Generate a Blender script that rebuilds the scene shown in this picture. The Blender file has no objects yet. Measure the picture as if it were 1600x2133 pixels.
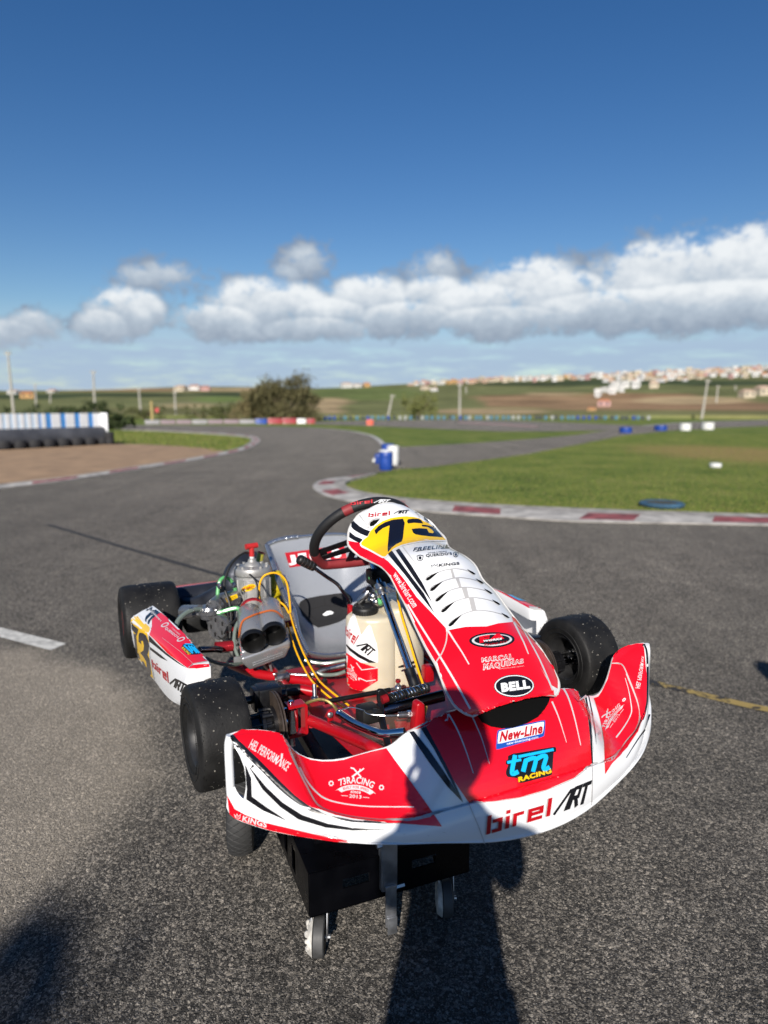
import bpy, bmesh, math, random
from mathutils import Vector as V, Matrix as Mx, Euler
from mathutils.bvhtree import BVHTree
from mathutils.geometry import tessellate_polygon
R = math.radians
S = bpy.context.scene
# ---------------------------------------------------------------- camera
FPX, HOR, CAMH = 1387.0, 850.0, 1.45            # focal length in photo pixels (photo 1600 x 2133), horizon row, lens height
PIT = math.atan((1066.5-HOR)/FPX)
cd = bpy.data.cameras.new('camera'); cam = bpy.data.objects.new('camera', cd); S.collection.objects.link(cam)
cam.location = (0, 0, CAMH); cam.rotation_euler = (R(90)-PIT, 0, 0)
cd.sensor_fit = 'VERTICAL'; cd.sensor_height = 36.0; cd.lens = 36.0*FPX/2133
cd.clip_start = .02; cd.clip_end = 9000
cd.dof.use_dof = True; cd.dof.focus_distance = 1.72; cd.dof.aperture_fstop = 2.05
S.camera = cam
# ---------------------------------------------------------------- light
SUN_EL, SUN_DX, SUN_DY = 28.0, .12, 1.0          # shadows run along (SUN_DX, SUN_DY)
az = math.atan2(SUN_DX, SUN_DY)
sd = bpy.data.lights.new('sun', 'SUN'); sd.energy = 5.0; sd.angle = R(.55); sd.color = (1, .935, .85)
sun = bpy.data.objects.new('sun', sd); S.collection.objects.link(sun)
sun.rotation_euler = V((math.sin(az)*math.cos(R(SUN_EL)), math.cos(az)*math.cos(R(SUN_EL)), -math.sin(R(SUN_EL)))).to_track_quat('-Z', 'Y').to_euler()
S.view_settings.view_transform = 'Standard'; S.view_settings.look = 'None'; S.view_settings.gamma = 1
S.view_settings.exposure = 0.45
W = bpy.data.worlds.new('World'); S.world = W; W.use_nodes = True
def px2dir(u, v):
    a, b = (u-800)/FPX, (1066.5-v)/FPX
    return V((a, math.cos(PIT)+b*math.sin(PIT), -math.sin(PIT)+b*math.cos(PIT)))
def world():
    n, l = W.node_tree.nodes, W.node_tree.links; n.clear()
    def nd(t, **k):
        x = n.new(t)
        for a, b in k.items(): setattr(x, a, b)
        return x
    def ma(op, a, b=None, c=None, clamp=False):
        x = nd('ShaderNodeMath', operation=op, use_clamp=clamp)
        for i, q in enumerate((a, b, c)):
            if q is None: continue
            if isinstance(q, (int, float)): x.inputs[i].default_value = q
            else: l.new(q, x.inputs[i])
        return x.outputs[0]
    def mr(v, a, b, c=0., d=1.):
        x = nd('ShaderNodeMapRange', interpolation_type='SMOOTHSTEP'); l.new(v, x.inputs[0])
        for i, q in enumerate((a, b, c, d)): x.inputs[i+1].default_value = q
        return x.outputs[0]
    sky = nd('ShaderNodeTexSky'); sky.sky_type = 'NISHITA'; sky.sun_disc = False
    sky.sun_elevation = R(SUN_EL); sky.sun_rotation = math.atan2(-SUN_DX, -SUN_DY)
    sky.altitude = 50; sky.air_density = 1.0; sky.dust_density = .06; sky.ozone_density = 1.6
    hs = nd('ShaderNodeHueSaturation'); hs.inputs['Hue'].default_value = .510; hs.inputs['Saturation'].default_value = 1.36; hs.inputs['Value'].default_value = 1.04
    l.new(sky.outputs[0], hs.inputs['Color'])
    bg = nd('ShaderNodeBackground'); bg.inputs[1].default_value = .062; l.new(hs.outputs[0], bg.inputs[0])
    tc = nd('ShaderNodeTexCoord'); sp = nd('ShaderNodeSeparateXYZ'); l.new(tc.outputs['Generated'], sp.inputs[0])
    azn = ma('ARCTAN2', sp.outputs[0], sp.outputs[1]); eln = ma('ARCSINE', sp.outputs[2])
    cb = nd('ShaderNodeCombineXYZ'); l.new(azn, cb.inputs[0]); l.new(ma('MULTIPLY', eln, 1.25), cb.inputs[1])
    def noise(scale, det, rough, vec=None, off=0.):
        x = nd('ShaderNodeTexNoise'); x.inputs['Scale'].default_value = scale; x.inputs['Detail'].default_value = det; x.inputs['Roughness'].default_value = rough
        m = nd('ShaderNodeMapping'); m.inputs[1].default_value = (off, off*.7, off*.3)
        l.new(vec or cb.outputs[0], m.inputs[0]); l.new(m.outputs[0], x.inputs['Vector']); return x.outputs[0]
    n1 = noise(13, 9, .62); n2 = noise(36, 8, .62, off=3.1); n3 = noise(7, 3, .5, off=7.7)
    # cloud masses: centre, half sizes as azimuth / elevation, density, top tint
    blobs = [(1465,598,210,96,1.0), (1565,548,120,66,1.0), (1350,575,85,62,.95), (1280,650,200,45,.9), (1480,640,260,50,1.0),
             (1100,615,120,72,1.0), (1000,650,150,58,1.0), (1185,620,90,50,.9), (905,625,75,48,.85), (770,635,95,58,1.0), (690,665,90,45,.9),
             (545,648,115,64,1.0),(660,690,120,30,1.0),(850,668,120,40,1.0),(1040,672,160,36,1.0), (610,655,100,60,.95), (455,675,95,40,.75), (252,668,70,62,1.0), (215,690,55,45,.8), (300,655,45,45,.8),
             (70,692,52,38,.85), (15,705,70,36,.7), (350,578,60,26,.42), (285,580,40,22,.42), (640,548,46,30,.42), (595,572,30,18,.36), (900,568,48,38,.55), (1245,575,24,30,.4)]
    dens = None; shade = None
    warp = ma('MULTIPLY', ma('SUBTRACT', n1, .5), 3.7); warp = ma('ADD', warp, ma('MULTIPLY', ma('SUBTRACT', n2, .5), 2.1)); n4 = noise(90, 5, .6, off=5.3); warp = ma('ADD', warp, ma('MULTIPLY', ma('SUBTRACT', n4, .5), .9))
    for u, v, ru, rv, k in blobs:
        d = px2dir(u, v).normalized(); a, e = math.atan2(d.x, d.y), math.asin(d.z)
        sa, se = ru/FPX*1.06, rv/FPX*1.08
        da = ma('MULTIPLY', ma('SUBTRACT', azn, a), 1/sa); de = ma('MULTIPLY', ma('SUBTRACT', eln, e), 1/se)
        r2 = ma('ADD', ma('MULTIPLY', da, da), ma('MULTIPLY', de, de))
        f = ma('SUBTRACT', 1.0, r2); f = ma('MAXIMUM', f, -5.0)
        f = ma('MULTIPLY', ma('ADD', f, .18), k) if k < .7 else f
        dens = f if dens is None else ma('SMOOTH_MAX', dens, f, .35)
        # light: the upper part of each mass is bright, its base grey
        w = mr(f, -.25, .55); s = ma('MULTIPLY', w, ma('MULTIPLY_ADD', de, .42, .58))
        s = ma('MULTIPLY', s, .72 if k < .6 else 1.0)
        shade = s if shade is None else ma('MAXIMUM', shade, s)
    base = mr(eln, px2dir(800, 748).normalized().z, px2dir(800, 684).normalized().z, -1.0, .0)
    D = ma('ADD', ma('ADD', dens, warp), base)
    cov = mr(D, -.42, .6)
    # thin low bands near the horizon
    mp = nd('ShaderNodeMapping'); mp.inputs[3].default_value = (5, 26, 1); l.new(cb.outputs[0], mp.inputs[0])
    nb = nd('ShaderNodeTexNoise'); nb.inputs['Scale'].default_value = 2.1; nb.inputs['Detail'].default_value = 6; nb.inputs['Roughness'].default_value = .62; l.new(mp.outputs[0], nb.inputs['Vector'])
    lowm = mr(eln, px2dir(800, 640).normalized().z, px2dir(800, 745).normalized().z)
    band = ma('MULTIPLY', mr(nb.outputs[0], .16, .56), ma('MULTIPLY', lowm, .93))
    bsh = mr(eln, px2dir(800, 735).normalized().z, px2dir(800, 605).normalized().z, .55, 1.0)
    lit = ma('ADD', ma('MULTIPLY', shade, bsh), ma('MULTIPLY', ma('SUBTRACT', n2, .5), .6)); lit = ma('ADD', lit, ma('MULTIPLY', ma('SUBTRACT', n1, .5), .7))
    cr = nd('ShaderNodeValToRGB'); l.new(lit, cr.inputs[0]); e = cr.color_ramp.elements
    e[0].position = .12; e[0].color = (.215, .265, .345, 1); e[1].position = .85; e[1].color = (.72, .745, .76, 1)
    q = e.new(.5); q.color = (.40, .46, .53, 1)
    b2 = nd('ShaderNodeBackground'); l.new(cr.outputs[0], b2.inputs[0]); b2.inputs[1].default_value = .9
    b3 = nd('ShaderNodeBackground'); b3.inputs[0].default_value = (.33, .43, .57, 1); b3.inputs[1].default_value = .88
    m1 = nd('ShaderNodeMixShader'); l.new(band, m1.inputs[0]); l.new(bg.outputs[0], m1.inputs[1]); l.new(b3.outputs[0], m1.inputs[2])
    m2 = nd('ShaderNodeMixShader'); l.new(ma('MULTIPLY', cov, .96), m2.inputs[0]); l.new(m1.outputs[0], m2.inputs[1]); l.new(b2.outputs[0], m2.inputs[2])
    o = nd('ShaderNodeOutputWorld'); l.new(m2.outputs[0], o.inputs[0])
world()
# ---------------------------------------------------------------- coordinates
def G(u, v, z=0.):
    "photo pixel -> world point at height z"
    d = px2dir(u, v); return V((0, 0, CAMH)) + d*((z-CAMH)/d.z)
KT = V((.105, 1.797, CAMH-.920)); KM = Mx.Rotation(R(26.7), 4, 'Z') @ Mx.Rotation(R(-1.16), 4, 'X')
KMI = KM.to_3x3().inverted(); KO = KMI @ (V((0, 0, CAMH))-KT)
def ray(u, v): return KO.copy(), KMI @ px2dir(u, v)
def K(u, v, x=None, y=None, z=None):
    "photo pixel -> point in the kart's own frame (x to the photo's right, y to the rear, z up) on the plane x=, y= or z="
    o, d = ray(u, v)
    for i, c in enumerate((x, y, z)):
        if c is not None: return o + d*((c-o[i])/d[i])
def cp(box, pts):
    x0, y0, s = box; return [(x0+a*s, y0+b*s) for a, b in pts]
c1 = (220,1020,.375); c2 = (700,1020,.375); c3 = (360,1380,.375); c4 = (820,1380,.375); c6 = (1000,1240,.25)
cpod = (240,1240,.1375); cnas = (700,1030,.1625); clou = (860,1160,.1875); cmid = (600,1160,.1875); cped = (620,1360,.2125); ceng = (420,1120,.1625); cbrk = (480,1360,.15)
# ---------------------------------------------------------------- materials
MATS = {}
def mat(name, col, rough=.5, metal=0., spec=.5, coat=0., var=.0, vscale=30., bump=0., bscale=200., trans=0., alpha=1., sss=0.):
    if name in MATS: return MATS[name]
    m = bpy.data.materials.new(name); m.use_nodes = True; n, l = m.node_tree.nodes, m.node_tree.links
    b = n['Principled BSDF']; b.inputs['Base Color'].default_value = (*col, 1); b.inputs['Roughness'].default_value = rough
    b.inputs['Metallic'].default_value = metal; b.inputs['Specular IOR Level'].default_value = spec; b.inputs['Coat Weight'].default_value = coat; b.inputs['Coat Roughness'].default_value = .06
    b.inputs['Transmission Weight'].default_value = trans; b.inputs['Alpha'].default_value = alpha
    if sss: b.inputs['Subsurface Weight'].default_value = sss; b.inputs['Subsurface Radius'].default_value = (.03,.025,.015)
    tc = n.new('ShaderNodeTexCoord')
    if var:
        t = n.new('ShaderNodeTexNoise'); t.inputs['Scale'].default_value = vscale; t.inputs['Detail'].default_value = 5; l.new(tc.outputs['Object'], t.inputs['Vector'])
        r = n.new('ShaderNodeMapRange'); r.inputs[1].default_value = .3; r.inputs[2].default_value = .7; r.inputs[3].default_value = 1-var; r.inputs[4].default_value = 1+var; l.new(t.outputs[0], r.inputs[0])
        x = n.new('ShaderNodeVectorMath'); x.operation = 'SCALE'; x.inputs[0].default_value = col; l.new(r.outputs[0], x.inputs['Scale']); l.new(x.outputs[0], b.inputs['Base Color'])
        r2 = n.new('ShaderNodeMapRange'); r2.inputs[1].default_value = .3; r2.inputs[2].default_value = .7; r2.inputs[3].default_value = max(0, rough-.08); r2.inputs[4].default_value = min(1, rough+.1); l.new(t.outputs[0], r2.inputs[0]); l.new(r2.outputs[0], b.inputs['Roughness'])
    if bump:
        t = n.new('ShaderNodeTexNoise'); t.inputs['Scale'].default_value = bscale; t.inputs['Detail'].default_value = 3; l.new(tc.outputs['Object'], t.inputs['Vector'])
        u = n.new('ShaderNodeBump'); u.inputs['Strength'].default_value = bump; u.inputs['Distance'].default_value = .002; l.new(t.outputs[0], u.inputs['Height']); l.new(u.outputs[0], b.inputs['Normal'])
    MATS[name] = m; return m
def nodes_of(m): return m.node_tree.nodes, m.node_tree.links, m.node_tree.nodes['Principled BSDF']
# ---------------------------------------------------------------- objects
def link(o, parent=None):
    S.collection.objects.link(o)
    if parent: o.parent = parent
    return o
def tag(o, label=None, cat=None, group=None, kind=None):
    for k, v in (('label', label), ('category', cat), ('group', group), ('kind', kind)):
        if v: o[k] = v
    return o
def empty(name, loc=(0,0,0), rz=0., parent=None):
    o = bpy.data.objects.new(name, None); o.empty_display_size = .1; o.location = loc; o.rotation_euler = (0,0,rz); return link(o, parent)
def copy_tree(o, parent=None):
    c = o.copy(); link(c, parent)
    for ch in list(o.children): copy_tree(ch, c)
    return c
def catmull(P, n):
    P = [V(p) for p in P]; N = len(P); out = []
    for k in range(n):
        t = k*(N-1)/(n-1); i = min(int(t), N-2); u = t-i
        a, b = P[i], P[i+1]; z = P[i-1] if i > 0 else a*2-b; c = P[i+2] if i+2 < N else b*2-a
        out.append(.5*((2*a)+(b-z)*u+(2*z-5*a+4*b-c)*u*u+(3*a-z-3*b+c)*u**3))
    return out
class MB:
    def __init__(s): s.v = []; s.f = []; s.m = []; s.sm = []
    def add(s, vs, fs, m=0, smooth=True):
        o = len(s.v); s.v += [tuple(x) for x in vs]
        for f in fs: s.f.append(tuple(i+o for i in f)); s.m.append(m); s.sm.append(smooth)
        return s
    def grid(s, rows, m=0, closed=False, smooth=True, flip=False):
        nc = len(rows[0]); vs = [p for r in rows for p in r]; fs = []
        for j in range(len(rows)-1):
            for i in range(nc if closed else nc-1):
                a, b = j*nc+i, j*nc+(i+1) % nc
                f = (a, b, b+nc, a+nc); fs.append(f[::-1] if flip else f)
        return s.add(vs, fs, m, smooth)
    def tube(s, pts, r, m=0, n=10, res=0, caps=True):
        P = catmull(pts, res) if res else [V(p) for p in pts]
        N = len(P); rad = [r]*N if isinstance(r, (int, float)) else [r[min(int(k*len(r)/N), len(r)-1)] if len(r) != N else r[k] for k in range(N)]
        T = [(P[min(k+1, N-1)]-P[max(k-1, 0)]).normalized() for k in range(N)]
        up = V((0,0,1)) if abs(T[0].z) < .9 else V((1,0,0)); A = T[0].cross(up).normalized(); rows = []
        for k in range(N):
            A = (A-T[k]*A.dot(T[k])).normalized(); B = T[k].cross(A)
            rows.append([P[k]+(A*math.cos(q)+B*math.sin(q))*rad[k] for q in (2*math.pi*i/n for i in range(n))])
        s.grid(rows, m, True)
        if caps:
            s.add(rows[0], [tuple(range(n))[::-1]], m, False); s.add(rows[-1], [tuple(range(n))], m, False)
        return s
    def lathe(s, prof, M, m=0, n=32, a0=0., a1=2*math.pi):
        "prof: (axial x, radius); axis = local X of M"
        full = abs(a1-a0-2*math.pi) < 1e-6; rows = []
        for x, r in prof: rows.append([M @ V((x, r*math.cos(t), r*math.sin(t))) for t in (a0+(a1-a0)*i/(n if full else n-1) for i in range(n))])
        return s.grid(rows, m, full, flip=True)
    def box(s, c, d, M=None, m=0, bev=0.):
        bm = bmesh.new(); bmesh.ops.create_cube(bm, size=1)
        for v in bm.verts: v.co = V((v.co.x*d[0], v.co.y*d[1], v.co.z*d[2]))
        if bev: bmesh.ops.bevel(bm, geom=bm.edges[:], offset=bev, segments=2, affect='EDGES', profile=.6)
        M = M or Mx.Identity(4); bm.verts.index_update()
        s.add([M @ (v.co+V(c)) for v in bm.verts], [[v.index for v in f.verts] for f in bm.faces], m, bool(bev)); bm.free(); return s
    def prism(s, poly, h0, h1, M=None, m=0, bev=0., smooth=False):
        "poly in local XY extruded along Z"
        M = M or Mx.Identity(4); n = len(poly); bm = bmesh.new()
        a = [bm.verts.new((p[0], p[1], h0)) for p in poly]; b = [bm.verts.new((p[0], p[1], h1)) for p in poly]
        bm.faces.new(a[::-1]); bm.faces.new(b)
        for i in range(n): bm.faces.new((a[i], a[(i+1) % n], b[(i+1) % n], b[i]))
        bmesh.ops.recalc_face_normals(bm, faces=bm.faces[:])
        if bev: bmesh.ops.bevel(bm, geom=bm.edges[:], offset=bev, segments=3, affect='EDGES', profile=.5, clamp_overlap=True)
        bm.verts.index_update()
        s.add([M @ v.co for v in bm.verts], [[v.index for v in f.verts] for f in bm.faces], m, smooth or bool(bev)); bm.free(); return s
    def sphere(s, c, r, m=0, seg=10, rings=6, sc=(1,1,1)):
        c = V(c); rows = []
        for j in range(rings+1):
            t = math.pi*j/rings; rows.append([c+V((r*math.sin(t)*math.cos(a)*sc[0], r*math.sin(t)*math.sin(a)*sc[1], r*math.cos(t)*sc[2])) for a in (2*math.pi*i/seg for i in range(seg))])
        return s.grid(rows, m, True, flip=True)
    def build(s, name, mats, parent=None, shade=40, fix=False):
        me = bpy.data.meshes.new(name); me.from_pydata(s.v, [], s.f)
        for m in (mats if isinstance(mats, (list, tuple)) else [mats]): me.materials.append(m)
        me.polygons.foreach_set('material_index', s.m); me.polygons.foreach_set('use_smooth', s.sm)
        if fix:
            bm = bmesh.new(); bm.from_mesh(me); bmesh.ops.remove_doubles(bm, verts=bm.verts[:], dist=1e-5); bmesh.ops.recalc_face_normals(bm, faces=bm.faces[:]); bm.to_mesh(me); bm.free()
        if shade:
            try: me.set_sharp_from_angle(angle=R(shade))
            except Exception: pass
        me.update(); o = bpy.data.objects.new(name, me); return link(o, parent)
def axisM(p, d, up=(0,0,1)):
    "matrix with local X along d at p"
    x = V(d).normalized(); u = V(up)
    if abs(x.dot(u)) > .95: u = V((1,0,0)) if abs(x.x) < .9 else V((0,1,0))
    y = u.cross(x).normalized(); z = x.cross(y)
    M = Mx((x, y, z)).transposed().to_4x4(); M.translation = V(p); return M
# ---------------------------------------------------------------- lettering and printed graphics laid on panels
TXT = {}
def text2d(s, bold=.0, shear=0.):
    k = (s, bold, shear)
    if k in TXT: return TXT[k]
    cu = bpy.data.curves.new('lettering', 'FONT'); cu.body = s; cu.size = 1; cu.offset = bold; cu.shear = shear; cu.resolution_u = 3; cu.space_character = 1+bold*2
    o = bpy.data.objects.new('lettering', cu); S.collection.objects.link(o); dg = bpy.context.evaluated_depsgraph_get(); dg.update()
    me = o.evaluated_get(dg).to_mesh(); vs = [v.co.to_2d() for v in me.vertices]; fs = [tuple(p.vertices) for p in me.polygons]
    o.evaluated_get(dg).to_mesh_clear(); bpy.data.objects.remove(o); bpy.data.curves.remove(cu)
    x0 = min(v.x for v in vs); x1 = max(v.x for v in vs); y0 = min(v.y for v in vs); y1 = max(v.y for v in vs)
    TXT[k] = ([((v.x-x0)/(x1-x0), (v.y-y0)/(y1-y0)) for v in vs], fs); return TXT[k]
def stroke2d(pts, w, closed=False, taper=None):
    "strip polygon pieces along a polyline, mitred"
    P = [V(p) for p in pts]; n = len(P); vs = []; fs = []
    for i in range(n):
        a = P[i-1] if (i > 0 or closed) else None; b = P[(i+1) % n] if (i < n-1 or closed) else None
        d0 = (P[i]-a).normalized() if a is not None else None; d1 = (b-P[i]).normalized() if b is not None else None
        if d0 is None: d0 = d1
        if d1 is None: d1 = d0
        n0 = V((-d0.y, d0.x)); n1 = V((-d1.y, d1.x)); mm = (n0+n1)
        if mm.length < 1e-6: mm = n0
        mm.normalize(); k = 1/max(.45, mm.dot(n0)); ww = w/2*(taper[i] if taper else 1)
        vs += [tuple(P[i]+mm*ww*k), tuple(P[i]-mm*ww*k)]
    for i in range(n if closed else n-1):
        j = (i+1) % n; fs.append((2*i, 2*i+1, 2*j+1, 2*j))
    return vs, fs
class Panel:
    "a body panel: base mesh plus printed graphics wrapped onto its surface"
    def __init__(s, mb, mats):
        nf, nm_, ns = [], [], []
        for f, m, q in zip(mb.f, mb.m, mb.sm):      # split the base into triangles so graphics and renderer see one surface
            for i in range(1, len(f)-1): nf.append((f[0], f[i], f[i+1])); nm_.append(m); ns.append(q)
        mb.f, mb.m, mb.sm = nf, nm_, ns
        s.mb = mb; s.mats = mats; s.idx = {m.name: i for i, m in enumerate(mats)}
        s.bvh = BVHTree.FromPolygons([V(v) for v in mb.v], mb.f); s.tiny = 0
    def mi(s, m):
        if m.name not in s.idx: s.idx[m.name] = len(s.mats); s.mats.append(m)
        return s.idx[m.name]
    def hit(s, u, v, off, dep):
        o, d = ray(u, v); d.normalize(); h = s.bvh.ray_cast(o, d)
        if h[0] is None:
            q = o+d*dep; h = s.bvh.find_nearest(q)
        p, nn = h[0], h[1]
        if nn.dot(d) > 0: nn = -nn
        return p+nn*off
    def faces(s, vs, fs, m, layer=1, L=5.5):
        "vs in photo pixels"
        bm = bmesh.new(); bv = [bm.verts.new((x, y, 0)) for x, y in vs]
        for f in fs:
            try: bm.faces.new([bv[i] for i in f])
            except ValueError: pass
        bmesh.ops.triangulate(bm, faces=[f for f in bm.faces if len(f.verts) > 4])
        for _ in range(7):
            e = [e for e in bm.edges if e.calc_length() > L]
            if not e: break
            bmesh.ops.subdivide_edges(bm, edges=e, cuts=1, use_grid_fill=True)
            bmesh.ops.triangulate(bm, faces=[f for f in bm.faces if len(f.verts) > 4])
        s.tiny += 1; off = .0013+.00035*layer+.00001*(s.tiny % 13)
        cx = sum(v.co.x for v in bm.verts)/len(bm.verts); cy = sum(v.co.y for v in bm.verts)/len(bm.verts)
        o, d = ray(cx, cy); h = s.bvh.ray_cast(o, d.normalized()); dep = h[3] or 1.6
        bm.verts.index_update()
        out = [s.hit(v.co.x, v.co.y, off, dep) for v in bm.verts]; ff = []
        for f in bm.faces:
            idx = [v.index for v in f.verts]; a, b, c = out[idx[0]], out[idx[1]], out[idx[2]]
            ff.append(tuple(idx) if (b-a).cross(c-a).dot(d) < 0 else tuple(idx[::-1]))
        s.mb.add(out, ff, s.mi(m), True); bm.free()
    def poly(s, box, pts, m, layer=1, L=5.5):
        P = cp(box, pts) if box else pts
        tri = tessellate_polygon([[V((x, y, 0)) for x, y in P]]); s.faces(P, tri, m, layer, L)
    def line(s, box, pts, w, m, layer=1, taper=None, closed=False, smooth=0):
        P = cp(box, pts) if box else pts
        if smooth: P = [tuple(q.to_2d()) for q in catmull([(x, y, 0) for x, y in P], smooth)]
        if taper: taper = [taper[0]+(taper[1]-taper[0])*i/(len(P)-1) for i in range(len(P))]
        vs, fs = stroke2d(P, w*(box[2] if box else 1), closed, taper); s.faces(vs, fs, m, layer)
    def quad(s, box, q, vs, fs, m, layer=2, bend=0.):
        "q: bottom-left, bottom-right, top-right, top-left in pixels"
        a, b, c, d = [V(p) for p in (cp(box, q) if box else q)]; out = []
        for x, y in vs:
            p = (a*(1-x)+b*x)*(1-y)+(d*(1-x)+c*x)*y
            if bend: p = p+((d-a)+(c-b))*.5*(bend*4*x*(1-x))
            out.append(tuple(p))
        s.faces(out, fs, m, layer, 5.)
    def text(s, box, q, t, m, layer=2, bold=.0, shear=0., bend=0.):
        vs, fs = text2d(t, bold, shear); s.quad(box, q, vs, fs, m, layer, bend)
    def ellipse(s, box, c, ax, ay, m, layer=1, n=28, k=1.):
        s.poly(box, [(c[0]+k*(ax[0]*math.cos(t)+ay[0]*math.sin(t)), c[1]+k*(ax[1]*math.cos(t)+ay[1]*math.sin(t))) for t in (2*math.pi*i/n for i in range(n))], m, layer)
    def glyphs(s, box, q, strokes, w, m, layer=2, asp=1., bend=0.):
        "strokes in unit square; w = stroke width in units of height; asp = width / height of the block"
        for st in strokes:
            pts, ww = (st if not isinstance(st[0][0], tuple) and not isinstance(st[0][0], list) else (st[0], st[1])), w
            vs, fs = stroke2d([(x*asp, y) for x, y in pts], ww); s.quad(box, q, [(x/asp, y) for x, y in vs], fs, m, layer, bend)
    def logo(s, box, q1, q2, red, blk, grey=None, layer=2):
        "the two-tone birelART word mark: q1 = birel block, q2 = ART block"
        B = [[(.02,0),(.02,1)], [(.075,.62),(.2,.62),(.2,.08),(.075,.08)], [(.315,0),(.315,.68)], [(.315,.8),(.315,1)], [(.43,0),(.43,.62),(.57,.62)],
             [(.685,.38),(.845,.38),(.845,.62),(.665,.62),(.665,.08),(.87,.08)], [(.965,0),(.965,1)]]
        if grey:
            qq = [(x-(7 if box else 2), y+(1 if box else 0)) for x, y in q1]; s.glyphs(box, qq, B, .17, grey, layer-1, 2.9)
        s.glyphs(box, q1, B, .19, red, layer, 2.9)
        A = [[(.03,0),(.27,.90),(.36,.90),(.36,.0)], [(.45,0),(.45,.93),(.64,.93),(.64,.48),(.5,.48)], [(.58,.42),(.68,.0)], [(.7,.93),(1.,.93)], [(.84,.85),(.84,0)]]
        s.glyphs(box, q2, A, .19, blk, layer, 2.0)
# ================================================================ SETTING
rnd = random.Random(7)
def asphalt_mat():
    m = mat('asphalt', (.06,.058,.055), .8); n, l, b = nodes_of(m)
    def nd(t, **k):
        x = n.new(t)
        for a, c in k.items(): setattr(x, a, c)
        return x
    tc = nd('ShaderNodeTexCoord')
    def mapping(s, off=(0,0,0)):
        q = nd('ShaderNodeMapping'); q.inputs[3].default_value = (s, s, s); q.inputs[1].default_value = off; l.new(tc.outputs['Object'], q.inputs[0]); return q.outputs[0]
    def noise(s, d=4, r=.55):
        q = nd('ShaderNodeTexNoise'); q.inputs['Scale'].default_value = s; q.inputs['Detail'].default_value = d; q.inputs['Roughness'].default_value = r; l.new(tc.outputs['Object'], q.inputs['Vector']); return q.outputs[0]
    wob = nd('ShaderNodeTexNoise'); wob.inputs['Scale'].default_value = 60; l.new(tc.outputs['Object'], wob.inputs['Vector'])
    wm = nd('ShaderNodeVectorMath', operation='MULTIPLY_ADD'); wm.inputs[1].default_value = (.008,.008,.008); l.new(wob.outputs['Color'], wm.inputs[0]); l.new(tc.outputs['Object'], wm.inputs[2])
    v = nd('ShaderNodeTexVoronoi'); v.inputs['Scale'].default_value = 128; l.new(wm.outputs[0], v.inputs['Vector'])
    v2 = nd('ShaderNodeTexVoronoi'); v2.inputs['Scale'].default_value = 270; l.new(wm.outputs[0], v2.inputs['Vector'])
    sp = nd('ShaderNodeSeparateColor'); l.new(v.outputs['Color'], sp.inputs[0]); sp2 = nd('ShaderNodeSeparateColor'); l.new(v2.outputs['Color'], sp2.inputs[0])
    r = nd('ShaderNodeValToRGB'); l.new(sp.outputs[0], r.inputs[0]); e = r.color_ramp.elements
    e[0].position = .0; e[0].color = (.022,.0215,.0205,1); e[1].position = 1; e[1].color = (.57,.53,.475,1)
    for p, c in ((.36,(.045,.044,.042)), (.60,(.094,.091,.086)), (.80,(.226,.213,.192)), (.93,(.37,.35,.318))): q = e.new(p); q.color = (*c, 1)
    r2 = nd('ShaderNodeValToRGB'); l.new(sp2.outputs[1], r2.inputs[0]); e = r2.color_ramp.elements
    e[0].color = (.028,.0275,.026,1); e[1].color = (.74,.71,.66,1); q = e.new(.68); q.color = (.115,.112,.106,1)
    mx = nd('ShaderNodeMix', data_type='RGBA'); mx.inputs[0].default_value = .42; l.new(r.outputs[0], mx.inputs[6]); l.new(r2.outputs[0], mx.inputs[7])
    # wear: darker tyre lanes and large mottling
    big = noise(.55, 5, .6); mr = nd('ShaderNodeMapRange'); l.new(big, mr.inputs[0]); mr.inputs[1].default_value = .3; mr.inputs[2].default_value = .7; mr.inputs[3].default_value = .82; mr.inputs[4].default_value = 1.14
    mid = noise(4.5, 4); mr2 = nd('ShaderNodeMapRange'); l.new(mid, mr2.inputs[0]); mr2.inputs[1].default_value = .3; mr2.inputs[2].default_value = .7; mr2.inputs[3].default_value = .86; mr2.inputs[4].default_value = 1.14
    mm0 = nd('ShaderNodeMath', operation='MULTIPLY'); l.new(mr.outputs[0], mm0.inputs[0]); l.new(mr2.outputs[0], mm0.inputs[1])
    # rubbered drag streaks running with the track
    mps = nd('ShaderNodeMapping'); mps.inputs[2].default_value = (0, 0, R(-24)); mps.inputs[3].default_value = (1.9, .11, 1); l.new(tc.outputs['Object'], mps.inputs[0])
    ns = nd('ShaderNodeTexNoise'); ns.inputs['Scale'].default_value = 1.0; ns.inputs['Detail'].default_value = 6; ns.inputs['Roughness'].default_value = .65; l.new(mps.outputs[0], ns.inputs['Vector'])
    mr3 = nd('ShaderNodeMapRange'); l.new(ns.outputs[0], mr3.inputs[0]); mr3.inputs[1].default_value = .34; mr3.inputs[2].default_value = .62; mr3.inputs[3].default_value = .86; mr3.inputs[4].default_value = 1.07
    mm = nd('ShaderNodeMath', operation='MULTIPLY'); l.new(mm0.outputs[0], mm.inputs[0]); l.new(mr3.outputs[0], mm.inputs[1])
    sc0 = nd('ShaderNodeVectorMath', operation='SCALE'); sc0.inputs['Scale'].default_value = .57; wt = nd('ShaderNodeVectorMath', operation='MULTIPLY'); wt.inputs[1].default_value = (1.045,1.0,.945); l.new(mx.outputs[2], wt.inputs[0]); l.new(wt.outputs[0], sc0.inputs[0]); sc = nd('ShaderNodeVectorMath', operation='SCALE'); l.new(sc0.outputs[0], sc.inputs[0]); l.new(mm.outputs[0], sc.inputs['Scale'])
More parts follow.
